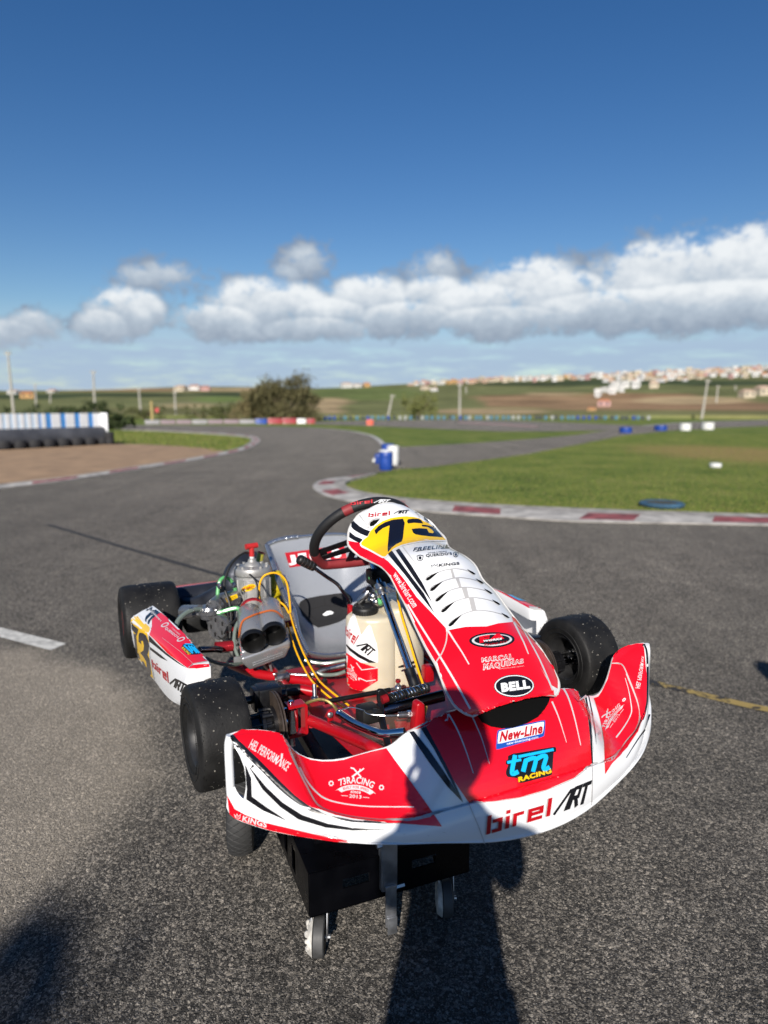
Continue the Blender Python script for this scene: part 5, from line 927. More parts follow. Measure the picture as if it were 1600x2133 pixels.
MB().tube(kp(cped,[(80,500),(130,475),(220,455),(290,470),(350,515),(385,560),(405,600)],.0,-.085), .0042, 0, 8, 24).build('brake_hose', gold, kart)
MB().tube([k(cped,(845,565),y=-.12), k(cped,(1100,500),y=-.135), k(cped,(1425,418),y=-.15)], .0155, 0, 16).build('cross_tube', dchrome, kart)
f_ = MB(); f_.tube([k(cped,(860,617),y=-.2), k(cped,(985,612),y=-.205)], .0035, 0, 8); f_.tube([k(cped,(985,612),y=-.205), k(cped,(1075,605),y=-.21)], .008, 0, 12); f_.tube([k(cped,(1075,605),y=-.21), k(cped,(1110,603),y=-.212)], .0105, 0, 6); f_.build('brake_cylinder', alu_b, kart)
MB().tube(kp(cped,[(400,565),(520,535),(640,560),(700,600),(900,620)],-.08,-.19), .0014, 0, 6, 24).build('safety_wire', alu_b, kart)
mc = MB(); mc.box(k(cped,(690,590),y=-.12),(.05,.05,.04),None,0,.006); mc.tube([k(cped,(640,560),y=-.1),k(cped,(800,600),y=-.16)], .012, 0, 12); mc.build('master_cylinder', blk_m, kart)
# ---- brake pedal with return spring
pd = MB(); pz = [k(cped, p, y=-.115) for p in [(778,372),(800,352),(840,352),(900,410),(985,490),(990,535),(965,552),(920,545),(860,500),(850,540),(800,540),(782,470)]]
pd.prism([(p.x, p.z) for p in pz], -.006, .006, Mx.Translation((0,-.115,0))@Mx.Rotation(R(90),4,'X')@Mx.Scale(1,4,(0,0,1)), 0, .0025)
pd.tube([k(cped,(815,500),y=-.118), k(cped,(822,620),y=-.15), k(cped,(842,720),y=-.19), k(cped,(870,830),y=-.22), k(cped,(890,920),y=-.25)], .0085, 0, 12, 20)
pdo = pd.build('brake_pedal', blk_p, kart); sp_ = MB(); sp_.tube([k(cped,(825,462),y=-.128), k(cped,(880,440),y=-.128)], .011, 0, 14); sp_.build('pedal_bolt', redan, pdo)
sA, sB = k(cped,(905,448),y=-.105), k(cped,(1275,345),y=-.085); s1 = MB(); s1.tube([sA, sB], .0125, 0, 16); s1.tube([sA-(sB-sA)*.03, sA+(sB-sA)*.05], .009, 0, 12); so = s1.build('return_spring', blk_m, kart)
s2 = MB()
Ms = axisM(sA, sB-sA); Ls = (sB-sA).length
s2.tube([Ms@V((Ls*(.05+.92*i/220), .0132*math.cos(i*.314), .0132*math.sin(i*.314))) for i in range(221)], .0017, 0, 6); s2.build('spring_coil', chrome, so)
# ---- steering column and wheel
ct = MB(); cA, cB = K(797,1236,x=0.), K(855,1402,x=.0); cd_ = (cB-cA).normalized(); ct.tube([cA-cd_*.20, cA, cB], .0105, 0, 20); ct.build('steering_column', chrome, kart)
cl_ = MB(); cl_.tube([cB-cd_*.012, cB+cd_*.07], .0165, 0, 20); [cl_.sphere(cB+cd_*q+V((.006,-.0155,.0)), .0035, 1, 8, 5) for q in (.012,.045)]; cl_.build('column_clamp', [blk_p, alu_b], kart)
cu_ = MB(); cu_.tube([cA-cd_*.03, cA-cd_*.012], .021, 0, 20); cu_.tube([cA-cd_*.012, cA+cd_*.006], .016, 0, 20); cu_.build('column_bush', steel, kart)
sbk = MB(); sbk.box(cA-cd_*.06+V((.01,.01,0)),(.07,.05,.05),axisM((0,0,0),(1,0,0)),0,.01); sbk.box(cA-cd_*.10+V((.03,.0,0)),(.05,.04,.09),None,0,.01); sbk.tube([k(cmid,(860,420),y=.31), k(cmid,(905,360),y=.33)], .012, 0, 12); sbk.tube([k(cmid,(930,300),y=.3), k(cmid,(1040,230),y=.3)], .02, 0, 12); sbk.build('column_support', blk_p, kart)
kn = MB(); kn.sphere(k(cmid,(945,435),y=.29), .014, 0, 12, 8); kn.tube([k(cmid,(790,500),y=.33), k(cmid,(860,430),y=.31), k(cmid,(890,385),y=.31)], .011, 0, 12); kn.sphere(k(cmid,(980,500),y=.28), .014, 0, 12, 8); kn.tube([k(cmid,(980,500),y=.28), k(cmid,(920,470),y=.29)], .007, 0, 10); kn.sphere(k(cmid,(985,315),y=.27), .010, 0, 12, 8); kn.build('shift_linkage', steel, kart)
MB().tube(kp(cmid,[(1040,150),(960,160),(920,210),(940,270),(985,310)],.30,.27), .0085, 0, 10, 20).build('water_hose', gline, kart); MB().tube([k(cmid,(1010,470),y=.275), k(cmid,(1035,530),y=.26)], .008, 0, 10).build('water_hose', gline, kart)
SWC = V((0,.38,.51)); sw = empty('steering_wheel', SWC, 0, kart); sw.rotation_euler = (R(-50+0),0,0); sw['label'] = 'steering wheel with black and red leather rim and lettered top'
blk_l = mat('leather_black', (.008,.008,.0085), .6, bump=.5, bscale=350); red_l = mat('leather_red', (.20,.016,.02), .6, var=.12, vscale=30, bump=.3, bscale=300)
a_t = R(40)
def swp(t, r_=.165, off=0.):
    x, u = r_*math.cos(t), r_*math.sin(t)
    if u < -.128: u = -.128-(u+.128)*-.12
    return V((x, -u*math.sin(a_t), u*math.cos(a_t)))+V((0, math.cos(a_t), math.sin(a_t)))*off
def swr(x): return x+R(8)          # the wheel is turned a little
segs = [(R(52),R(118),0,0),(R(118),R(128),1,1),(R(128),R(201),0,0),(R(201),R(330),1,1),(R(330),R(402),0,0),(R(42),R(52),1,1)]
ringm = MB()
for a0, a1, mm, thick in segs:
    n_ = max(4, int((a1-a0)/R(3))); ringm.tube([swp(a0+(a1-a0)*i/n_) for i in range(n_+1)], .0168 if thick else .0162, mm, 16)
ringm.v = [tuple(V(v)+SWC) for v in ringm.v]; sp = Panel(ringm, [blk_l, red_l])
sp.logo(cnas, [(195,138),(465,108),(465,66),(188,96)], [(480,106),(655,104),(700,70),(520,66)], mat('leather_print_red',(.5,.02,.03),.5), white, None, 2)
ringm.v = [tuple(V(v)-SWC) for v in ringm.v]; sw.rotation_euler = (0,0,0)
ringm.build('rim', sp.mats, sw, shade=50)
hub = MB(); nrm = V((0, math.cos(a_t), math.sin(a_t)))
for a_ in (R(208), R(332), R(270)):
    p1 = swp(a_, .152); p0 = p1*.16; sd_ = nrm.cross(p1.normalized()); 
    for e in (-1, 1): hub.add([p0+sd_*e*.034-nrm*.012, p1+sd_*e*.030, p1+sd_*e*.007, p0+sd_*e*.007-nrm*.012]+[q-nrm*.004 for q in (p0+sd_*e*.034-nrm*.012, p1+sd_*e*.030, p1+sd_*e*.007, p0+sd_*e*.007-nrm*.012)], [(0,1,2,3),(7,6,5,4),(0,4,5,1),(2,6,7,3),(1,5,6,2)], 0, False)
    m0 = p0.lerp(p1,.80); hub.add([m0+sd_*.03, m0+sd_*-.03, p1+sd_*-.028, p1+sd_*.028]+[q-nrm*.004 for q in (m0+sd_*.03, m0+sd_*-.03, p1+sd_*-.028, p1+sd_*.028)], [(0,1,2,3),(7,6,5,4),(0,4,5,1),(1,5,6,2),(2,6,7,3),(3,7,4,0)], 0, False)
hub.tube([nrm*-.05, nrm*-.006], .034, 0, 20); hub.build('spokes', blk_p, sw)
# ---- gear lever
gl = empty('gear_lever', (0,0,0), 0, kart); MB().tube([k(cmid,(280,115),y=.42), k(cmid,(420,215),y=.42), k(cmid,(545,300),y=.42), k(cmid,(600,370),y=.42), k(cmid,(665,455),y=.43), k(cmid,(690,560),y=.44), k(cmid,(692,620),y=.44)], .0062, 0, 12, 36).build('lever_rod', dchrome, gl)
gA, gB_ = k(cmid,(105,15),y=.42), k(cmid,(300,120),y=.42); gM = axisM(gA, gB_-gA); gL = (gB_-gA).length; pr = [(0,.004),(.006,.0115)]
gk = MB(); gk.lathe([(gL*a, r_) for a, r_ in ((0,0),(.01,.008),(.05,.0135),(.12,.0165),(.22,.0165),(.24,.014),(.26,.0165),(.40,.0165),(.42,.014),(.44,.0165),(.58,.016),(.60,.0135),(.62,.016),(.76,.0155),(.78,.013),(.80,.015),(.96,.014),(1,.007))], gM, 0, 20); gk.build('grip', blk_m, gl)
gr_ = MB(); [gr_.lathe([(gL*a-.0008,.0135),(gL*a-.0008,.0158),(gL*a+.0008,.0158),(gL*a+.0008,.0135)], gM, 0, 20) for a in (.12,.25,.43,.61,.79)]; gr_.build('grip_ring', alu_b, gl)
# ---- seat
smat = mat('seat_fibre', (.36,.38,.40), .2, .35, spec=.5); n, l, b = nodes_of(smat); tc = n.new('ShaderNodeTexCoord'); w1 = n.new('ShaderNodeTexWave'); w1.wave_type = 'BANDS'; w1.bands_direction = 'X'; w1.inputs['Scale'].default_value = 58; w1.inputs['Distortion'].default_value = .6; w1.inputs['Detail'].default_value = 1
l.new(tc.outputs['Object'], w1.inputs['Vector']); rr_ = n.new('ShaderNodeValToRGB'); l.new(w1.outputs[0], rr_.inputs[0]); rr_.color_ramp.elements[0].color = (.17,.18,.20,1); rr_.color_ramp.elements[1].color = (.56,.58,.60,1); l.new(rr_.outputs[0], b.inputs['Base Color']); bu = n.new('ShaderNodeBump'); bu.inputs['Strength'].default_value = .35; bu.inputs['Distance'].default_value = .001; l.new(w1.outputs[0], bu.inputs['Height']); l.new(bu.outputs[0], b.inputs['Normal'])
SL = [K(556,1136,y=1.02), K(566,1166,y=.95), K(580,1208,y=.85), K(597,1250,y=.73), K(611,1273,y=.62), K(621,1318,y=.54), K(640,1360,y=.49)]
SC = [V((.06,1.03,.41)), V((.06,.985,.33)), V((.06,.93,.22)), V((.06,.85,.11)), V((.06,.72,.055)), V((.06,.60,.050)), V((.06,.505,.072))]
SL = catmull(SL, 40); SC = catmull(SC, 40); srow = []
for a, c in zip(SL, SC):
    hw = .06-a.x; row = []
    for i in range(33):
        t = 2*i/32-1; w_ = abs(t)**3.2; row.append(V((.06+hw*math.copysign(abs(t)**.8, t), c.y+(a.y-c.y)*w_, c.z+(a.z-c.z)*w_)))
    srow.append(row)
st_ = MB(); st_.grid(srow, 0, flip=False)
cen = V((.06,.75,.3)); back = [[p+(p-cen).normalized()*.006 for p in r_] for r_ in srow]; st_.grid(back, 0, flip=True)
bord = [r_[0] for r_ in srow]+srow[-1][1:]+[r_[-1] for r_ in srow[::-1]][1:]+srow[0][::-1][1:-1]
bb_ = bord+[bord[0]]; dens_ = []
for p, q in zip(bb_, bb_[1:]):
    m_ = max(1, int((q-p).length/.0022)); dens_ += [p.lerp(q, i/m_) for i in range(m_)]
st_.tube(dens_, [(.0112 if p.x < .0 else .008)*(1+.09*math.sin(i*1.9)) for i, p in enumerate(dens_)], 1, 8, caps=False)
sf = Panel(st_, [smat, mat('seat_edge', (.55,.56,.57), .2, .9)]); pad = mat('seat_pad', (.010,.010,.0115), .85, bump=.4, bscale=200); jr = mat('seat_label_red', (.42,.01,.02), .4)
sf.poly(c1, [(995,352),(1100,338),(1200,324),(1322,306),(1334,345),(1341,385),(1200,408),(1022,433)], jr, 1)
for tt, q in (('J', [(1018,424),(1068,414),(1050,362),(1008,368)]), ('E', [(1078,412),(1125,405),(1112,350),(1066,357)]), ('C', [(1140,402),(1190,395),(1172,340),(1124,347)]), ('K', [(1200,394),(1252,386),(1236,332),(1186,340)]), ('O', [(1262,384),(1318,377),(1300,322),(1248,330)])): sf.text(c1, q, tt, white, 2, .08)
sf.poly(c1, [(1072,640),(1082,622),(1108,606),(1190,590),(1280,578),(1335,572),(1362,590),(1372,612),(1362,660),(1340,712),(1300,735),(1240,755),(1182,768),(1150,752),(1128,735),(1092,695)], pad, 2)
pad2 = mat('seat_pad_seam', (.008,.008,.009), .9)
sf.line(cmid, [(230,590),(390,545),(520,545),(610,600),(560,680),(400,720),(310,715),(250,640)], 9, pad2, 3, closed=True); sf.line(cmid, [(400,440),(412,540)], 9, pad2, 3); sf.line(cmid, [(230,500),(255,590),(250,700)], 9, pad2, 3); sf.line(cmid, [(500,540),(640,510)], 9, pad2, 3)
sf.poly(cmid, [(384,640),(430,606),(470,602),(508,622),(492,640),(455,648),(420,660),(392,656)], white, 4)
st_.build('seat', sf.mats, kart, shade=60)
# ---- fuel tank
tank_m = mat('tank_plastic', (.53,.475,.365), .34, spec=.5, sss=.5, var=.10, vscale=9)
tk = MB(); pl_ = [(-.094,.318),(-.092,.285),(-.062,.236),(-.02,.215),(.02,.212),(.044,.225),(.044,.415),(.0,.415)]
tk.prism(pl_, .036, .278, None, 0, .019); tk.prism([(.022,.228),(.045,.209),(.105,.207),(.150,.235),(.158,.27),(.158,.42),(.022,.42)], .037, .302, None, 0, .022)
cpc = k(cmid,(855,610),y=.305); tk.lathe([(-.04,.050),(-.02,.041),(.004,.036),(.02,.034)], axisM(cpc+V((0,.0,-.03)), (-.08,-.12,1)), 0, 32)
tp = Panel(tk, [tank_m]); tsk = mat('tank_label_white', (.70,.70,.71), .35)
tp.poly(cmid, [(722,640),(735,620),(765,700),(800,800),(815,862),(830,850),(880,775),(905,752),(925,775),(960,890),(985,960),(1000,1060),(1000,1173),(655,1173),(650,960),(652,800),(690,700)], tsk, 1)
tp.poly(c1, [(1340,905),(1420,960),(1512,990),(1512,1060),(1412,1124),(1398,1120),(1326,1070)], red, 2); tp.poly(cmid, [(655,965),(700,1010),(790,1075),(900,1135),(985,1173),(900,1173),(780,1110),(690,1040),(655,990)], black, 3)
tp.logo(cmid, [(650,860),(735,975),(795,870),(650,770)], [(760,985),(905,1110),(975,1035),(850,930)], dred, black, None, 3)
tp.line(c1, [(1395,960),(1425,1000),(1512,988)], 5, ink, 3); tp.line(c1, [(1412,1045),(1450,1062),(1500,1055)], 5, ink, 3); emblem(tp, aff(cp(c1,[(1372,1020)])[0], (14,11), (1,-25)), .6)
tk.build('fuel_tank', tp.mats, kart, shade=50)
cm_ = MB(); cM = axisM(cpc+V((0,0,-.012)), (-.08,-.12,1)); cm_.lathe([(0,.037),(.004,.0395),(.030,.0385),(.036,.035),(.038,.030),(.034,.027),(.034,0)], cM, 0, 40)
for i in range(30):
    a = i*.2094; cm_.tube([cM@V((.004,.0395*math.cos(a),.0395*math.sin(a))), cM@V((.029,.0388*math.cos(a),.0388*math.sin(a)))], .0016, 0, 5)
cm_.build('tank_cap', blk_m, kart)
tie = MB(); tie.tube([k(cped,p,y=.13) for p in [(990,140),(1020,128),(1080,105),(1140,85),(1165,85),(1120,105),(1040,135),(990,140)]], .0022, 0, 6); tie.build('cable_tie', blk_m, kart)
# ---- engine
eng = empty('engine', (-.27,.78,.1), 0, kart); eng['label'] = 'bare aluminium single cylinder engine with grey airbox'
def eo(mb, name, m, **kw):
    mb.v = [tuple(V(v)-V((-.27,.78,.1))) for v in mb.v]; return mb.build(name, m, eng, **kw)
VM = lambda z=0: Mx.Translation((-.257,.80,z))@Mx.Rotation(R(-90),4,'Y')
cy = MB(); cy.lathe([(.17,.068),(.185,.068),(.195,.064),(.215,.063),(.225,.062),(.318,.062),(.322,.059),(.330,.059)], VM(), 0, 40); cy.box((-.257,.80,.165),(.125,.125,.05),None,0,.014)
for i in range(10):
    a = i*.628+.2; c = V((-.257+.060*math.cos(a), .80+.060*math.sin(a), 0)); cy.box((c.x,c.y,.262),(.010,.012,.11),None,0,.003)
for i in range(5):
    a = i*1.2566+.6; c = V((-.257+.062*math.cos(a), .80+.062*math.sin(a), 0)); cy.tube([c+V((0,0,.17)), c+V((0,0,.212))], .006, 0, 8)
cy.box((-.275,.742,.30),(.05,.012,.02),None,0,.004); cy.box((-.285,.744,.205),(.03,.02,.03),None,0,.006)
cp_ = Panel(cy, [alu]); cp_.ellipse(ceng, (602,643), (90,-30), (12,38), yellow, 1, 24); cp_.text(ceng, [(522,672),(675,628),(670,602),(520,648)], 'GHIDELLA', dred, 2, .05)
eo(cy, 'cylinder', cp_.mats, shade=35)
hd = MB(); hd.lathe([(.331,.0655),(.334,.067),(.352,.067),(.357,.064),(.361,.055),(.362,.030),(.370,.026),(.376,.016),(.386,.014),(.388,0)], VM(), 0, 40)
for i in range(10):
    a = i*.628; c = V((-.257+.055*math.cos(a), .80+.055*math.sin(a), 0)); hd.tube([c+V((0,0,.350)), c+V((0,0,.366))], .0062, 0, 6)
eo(hd, 'cylinder_head', alu, shade=35)
sc_ = MB(); t0 = V((-.257,.80,.388)); sc_.tube([t0, t0+V((0,0,.01))], .0085, 1, 10); sc_.tube([t0+V((0,0,.008)), t0+V((0,0,.048))], .0098, 0, 12); sc_.tube([t0+V((-.022,-.004,.046)), t0+V((.022,.004,.047))], .0105, 0, 12); eo(sc_, 'plug_cap', [mat('cap_red',(.42,.02,.02),.4), white_r])
oc = MB(); oc.tube([k(ceng,(735,330),y=.86), k(ceng,(750,260),y=.87), k(ceng,(765,195),y=.88)], .0135, 0, 12); oc.tube([k(ceng,(760,205),y=.879), k(ceng,(768,185),y=.88)], .0145, 1, 12); eo(oc, 'coil_connector', [mat('olive',(.28,.25,.03),.4), mat('cap_red',(.42,.02,.02),.4)])
oh = MB(); oh.tube([k(ceng,(930,470),y=.90), k(ceng,(960,560),y=.88), k(ceng,(955,660),y=.86), k(ceng,(930,760),y=.84), k(ceng,(945,830),y=.8)], [.030,.034,.032,.024,.02], 0, 14, 24); eo(oh, 'radiator_shroud', mat('yellow_plastic',(.42,.33,.01),.35))
ck = MB(); ck.box((-.28,.80,.10),(.17,.18,.11),None,0,.02); ck.box((-.30,.66,.12),(.10,.12,.09),None,0,.02); ck.lathe([(-.02,.0),(-.02,.05),(.015,.055),(.02,.0)], Mx.Translation((-.375,.80,.10)), 0, 30); eo(ck, 'crankcase', alu, shade=35)
ex = MB(); ex.tube([k(ceng,(405,760),y=1.02), k(ceng,(400,600),y=1.02), k(ceng,(420,480),y=1.03), k(ceng,(480,390),y=1.04), k(ceng,(570,320),y=1.06), k(ceng,(700,260),y=1.08)], [.036,.04,.044,.044,.04,.03], 0, 18, 30); ex.tube([(-.33,1.0,.22),(-.42,1.08,.16),(-.46,1.16,.16)], .035, 0, 14, 10); eo(ex, 'exhaust_pipe', mat('exhaust_dark',(.03,.034,.045),.4,.5,var=.2,vscale=20))
# carburettor, fuel pump and ignition
cb = MB(); pc = k(c1,(575,665),y=.70); cb.lathe([(-.03,.0),(-.03,.030),(-.014,.033),(-.012,.040),(.0,.040),(.002,.034),(.012,.030),(.014,0)], Mx.Translation(pc)@Mx.Rotation(R(-90),4,'Y'), 0, 28)
for i in range(6): a = i*1.047; cb.sphere(pc+V((.034*math.cos(a), .034*math.sin(a), .002)), .0045, 1, 8, 5)
cb.tube([pc, k(c1,(575,710),y=.70), k(c1,(582,740),y=.70)], .012, 0, 12); cb.tube([pc+V((-.03,0,0)), k(c1,(440,680),y=.8)], [.020,.026], 0, 14); cb.tube([k(c1,(600,655),y=.70), k(c1,(640,620),y=.74), k(c1,(720,600),y=.78)], .029, 0, 18); eo(cb, 'carburettor', [mat('carb_metal',(.26,.26,.265),.3,.8,var=.1,vscale=60), steel], shade=35)
ig = MB(); pi_ = k(c1,(632,762),y=.66); ig.lathe([(-.012,0),(-.012,.040),(-.004,.044),(.012,.044),(.016,.03),(.05,.03)], axisM(pi_, (.75,.6,-.1)), 0, 30)
for i in range(5): a = i*1.2566; q = axisM(pi_,(.75,.6,-.1)); ig.box(q@V((-.0125,.026*math.cos(a),.026*math.sin(a))),(.004,.008,.014),None,1,.001)
ig.tube([k(c1,(655,770),y=.68), k(c1,(720,760),y=.70)], .026, 1, 14); ig.tube([k(c1,(690,700),y=.68), k(c1,(700,820),y=.66)], .010, 1, 10); eo(ig, 'ignition_rotor', [MATS['carb_metal'], blk_m], shade=35)
rl = MB(); rl.tube([k(c1,(660,770),y=.655), k(c1,(664,776),y=.65)], .006, 0, 8); rl.tube([k(c1,(665,808),y=.65), k(c1,(672,812),y=.65)], .006, 0, 8); rl.tube([k(c1,(700,770),y=.64), k(c1,(712,780),y=.64)], .007, 0, 8); rl.tube([k(c1,(610,875),y=.56), k(c1,(705,868),y=.56)], .018, 0, 12); eo(rl, 'red_fitting', redan)
MB().tube([k(c1,(520,890),y=.5), k(c1,(610,885),y=.52), k(c1,(640,890),y=.53)], .011, 0, 12).build('pod_bar', dchrome, kart)
# airbox
ab = MB(); A0, B0 = k(c1,(798,690),y=.615), k(c1,(822,845),y=.455); A1, B1 = k(c1,(905,655),y=.615), k(c1,(935,802),y=.455); ax = (B0-A0).normalized(); ctr = (A0+A1+B0+B1)/4
Lx = (B0-A0).length; side = (A1-A0).normalized(); upv = ax.cross(side).normalized(); upv = upv if upv.z > 0 else -upv
for a_, b_ in ((A0,B0),(A1,B1)): ab.lathe([(-.012,0),(-.01,.034),(.0,.042),(Lx*.4,.0435),(Lx*.8,.0435),(Lx*.9,.040),(Lx*.9,.030)], axisM(a_, ax), 0, 36)
MA = Mx((side, -upv, ax)).transposed().to_4x4(); MA.translation = (B0+B1)/2
rr4 = [(-.083,.032),(-.083,.055),(-.062,.094),(.060,.094),(.083,.06),(.083,.032)]
ab.prism(rr4, -Lx*.95, -.012, MA, 0, .014); ab.prism([(-.084,.040),(-.084,.058),(-.063,.097),(.062,.097),(.084,.062),(.084,.040)], -.055, .012, MA, 0, .01)
for q in (.070,.078): ab.prism([(-.05,q),(.055,q),(.055,q+.003),(-.05,q+.003)], .012, .0145, MA, 0, .0008)
ab.prism([(.0,.085),(.008,.085),(.012,.15),(.004,.15)], -.02, -.014, MA, 0, .001); ab.box(MA@V((-.095,.08,-.04)),(.03,.012,.03),None,0,.004)
abp = Panel(ab, [mat('airbox_grey',(.36,.365,.375),.26,.6,var=.06,vscale=14), orange_b]); abp.line(ceng, [(488,1285),(500,1180),(522,1095),(560,1050),(620,1020),(700,985),(770,965),(850,945),(900,942),(960,958),(1030,1020),(1100,1090),(1170,1175)], 22, orange_b, 4, smooth=50); eo(ab, 'airbox', abp.mats, shade=40)
tr = MB()
for b_ in (B0, B1): tr.lathe([(-.045,0),(-.045,.024),(-.01,.027),(.004,.036),(.008,.0385),(.003,.041),(-.012,.041),(-.016,.036)], axisM(b_, ax), 0, 36)
eo(tr, 'intake_trumpet', mat('trumpet_black',(.006,.006,.006),.35))
rc = MB(); rc.lathe([(0,.040),(.004,.044),(.016,.044),(.018,.040)], axisM((A0+A1)/2-ax*.014+upv*.01-side*.02, ax), 0, 24); eo(rc, 'airbox_clip', redan)
# hoses and cables
def cab(name, pts, r_, m, res=40, lab=None): o = MB().tube(pts, r_, 0, 8, res).build(name, m, kart); 
cab('ignition_lead', kp(ceng,[(600,195),(540,200),(450,260),(370,360),(320,470),(292,580),(300,670),(330,760),(362,860),(375,960),(380,1060),(370,1180),(365,1290)],.80,.62), .0048, blk_m, 60)
cab('water_hose', kp(ceng,[(208,770),(208,690),(220,600),(250,535),(300,510),(350,525),(395,575),(425,640),(440,700)],.74,.78), .0065, gline)
cab('fuel_hose', kp(ceng,[(130,955),(170,968),(240,955),(300,938),(380,915),(450,905),(500,928),(512,940)],.68,.64), .0075, gline)
cab('clear_hose', kp(c1,[(390,760),(405,725),(440,690),(490,668),(540,662)],.62,.70), .008, clr); cab('clear_hose', kp(c1,[(745,720),(722,770),(714,840),(725,900),(755,965)],.60,.52), .006, clr); cab('clear_hose', kp(c1,[(560,938),(620,962),(700,972),(760,965)],.40,.50), .006, clr); cab('clear_hose', kp(cped,[(70,70),(180,95),(300,100),(470,70)],.42,.36), .006, clr); cab('clear_hose', kp(cped,[(190,190),(260,215),(380,210),(470,180)],.36,.32), .006, clr)
tg = MB(); q4 = [k(ceng,p,y=.715) for p in [(312,770),(452,722),(468,768),(332,832)]]; tg.add(q4+[p+V((0,.002,0)) for p in q4], [(0,1,2,3),(7,6,5,4),(0,4,5,1),(1,5,6,2),(2,6,7,3),(3,7,4,0)], 0, False); tgp = Panel(tg, [yellow]); tgp.text(ceng,[(335,788),(440,750),(436,738),(332,776)],'Batterie',black,1); tgp.text(ceng,[(340,805),(448,768),(444,756),(338,794)],'Torriana',black,1); tg.build('cable_tag', tgp.mats, kart)
cab('yellow_cable', kp(ceng,[(765,830),(745,740),(740,640),(755,560),(800,490),(880,455),(960,455),(1040,500),(1090,580),(1115,700),(1130,830),(1140,960)],.64,.60), .0034, ycab, 60)
cab('yellow_cable', kp(ceng,[(945,805),(1010,830),(1070,880),(1120,970)],.62,.6), .0034, ycab)
cab('yellow_cable', kp(c1,[(1025,690),(1045,760),(1075,850),(1110,930),(1160,1020),(1200,1075),(1270,1135),(1350,1198)],.60,.10), .0030, ycab, 60); cab('yellow_cable', kp(c1,[(1010,740),(1040,845),(1070,925),(1112,1010),(1150,1066),(1208,1122),(1290,1188),(1325,1212)],.58,.09), .0030, ycab, 60)
cab('yellow_cable', kp(c2,[(333,530),(345,610),(362,690),(392,790),(428,910),(462,1020),(490,1100),(503,1165),(500,1215),(492,1250)],.25,-.2), .0036, ycab, 60)
for pts_, r_, m_ in (([(640,600),(665,640),(680,700),(676,760),(660,800)],.0032,blk_m),([(560,640),(600,700),(650,735),(700,742),(740,700)],.0036,blk_m),([(700,640),(712,700),(705,760),(722,830),(770,900)],.003,blk_m),([(590,735),(610,790),(650,830),(720,850)],.004,blk_m),([(800,470),(830,500),(850,560),(846,610)],.003,blk_m)): cab('engine_wire', kp(c1, pts_, .70, .60), r_, m_)
for q_ in ((415,712),(480,670),(630,535),(712,530),(640,690),(735,660)):
    c_ = k(c1, q_, y=.68); hc_ = MB(); hc_.lathe([(-.004,.0085),(-.004,.0105),(.004,.0105),(.004,.0085)], axisM(c_, (1,.2,.3)), 0, 14); hc_.build('hose_clamp', steel, kart)
gm = MB(); [gm.tube([k(cped,a,y=.28), k(cped,b_,y=.27)], .0075, 0, 10) for a, b_ in (((200,268),(215,290)),((258,262),(275,285)))]; gm.build('cable_grommet', blk_m, kart)
sr = MB(); sr.tube([k(cbrk,(600,296),y=.45), k(cbrk,(1090,306),y=.40)], .0055, 0, 10); sr.sphere(k(cbrk,(1145,300),y=.40), .013, 0, 14, 8); sr.tube([k(cbrk,(1145,300),y=.40), k(cbrk,(1250,255),y=.38), k(cbrk,(1600,165),y=.33)], .0085, 0, 12); sr.tube([k(cbrk,(1165,440),y=.2), k(cbrk,(1172,620),y=.18)], .007, 0, 12); sr.sphere(k(cbrk,(1172,620),y=.18), .012, 0, 12, 6, (1,1,.5)); sr.build('seat_stay', steel, kart)
sb2 = MB(); sb2.lathe([(-.02,.014),(-.02,.017),(.02,.017),(.02,.014)], axisM(k(cbrk,(718,345),y=.42), (1,0,0)), 0, 16); sb2.box(k(cbrk,(715,300),y=.42),(.026,.01,.03),None,0,.003); sb2.build('stay_clamp', steel, kart)
# dark clutter low at the rear: battery box, chain guard, sprocket
ch = MB(); ch.box((-.40,1.02,.13),(.16,.14,.09),None,0,.02); ch.lathe([(-.03,.0),(-.03,.095),(-.024,.098),(-.024,0)], Mx.Translation((-.22,1.05,.14)), 0, 40); ch.box((-.19,.93,.14),(.015,.3,.09),None,0,.006); ch.build('chain_guard', blk_m, kart)
sl = MB(); sl.lathe([(-.16,.02),(-.15,.05),(.15,.05),(.16,.02)], axisM((-.40,1.18,.17),(1,.1,0)), 0, 24); sl.build('silencer', mat('exhaust_dark',(.03,.034,.045),.4), kart)
# ================================================================ KART TROLLEY
def W2(x, y, z): return V((x, y, z))
TR = G(646,1913,.135); tro = empty('kart_trolley', (TR.x, TR.y, 0), R(22)); tag(tro, 'black steel kart trolley on castors and air tyres under the kart', 'trolley')
tb_ = mat('trolley_black', (.0012,.0013,.002), .3, spec=.2, var=.3, vscale=14, bump=.1, bscale=60); galv = mat('galvanised', (.42,.43,.45), .38, .9, var=.15, vscale=30)
BW, BL, Z0, Z1 = .47, .80, .137, .262
bx = MB()
def fplate(a, b_, z0, z1, slots, n_):   # a wall with slot openings between points a and b
    d = (b_-a); L = d.length; d.normalize(); t = n_*.004; xs = sorted({0., L, *[s for q in slots for s in q[:2]]})
    def blk(x0, x1, y0, y1):
        c = a+d*((x0+x1)/2); M = Mx.Translation((c.x, c.y, (y0+y1)/2))@Mx.Rotation(math.atan2(d.y, d.x), 4, 'Z'); bx.box((0,0,0),(x1-x0, .004, y1-y0), M)
    for x0, x1 in zip(xs, xs[1:]):
        m = (x0+x1)/2; sl_ = [q for q in slots if q[0] <= m <= q[1]]
        if sl_: blk(x0, x1, z0, sl_[0][2]); blk(x0, x1, sl_[0][3], z1)
        else: blk(x0, x1, z0, z1)
fs_ = [(.09,.165,.195,.222),(.29,.365,.195,.222)]
fplate(V((0,0,0)), V((BW,0,0)), Z0, Z1, fs_, V((0,1,0)))
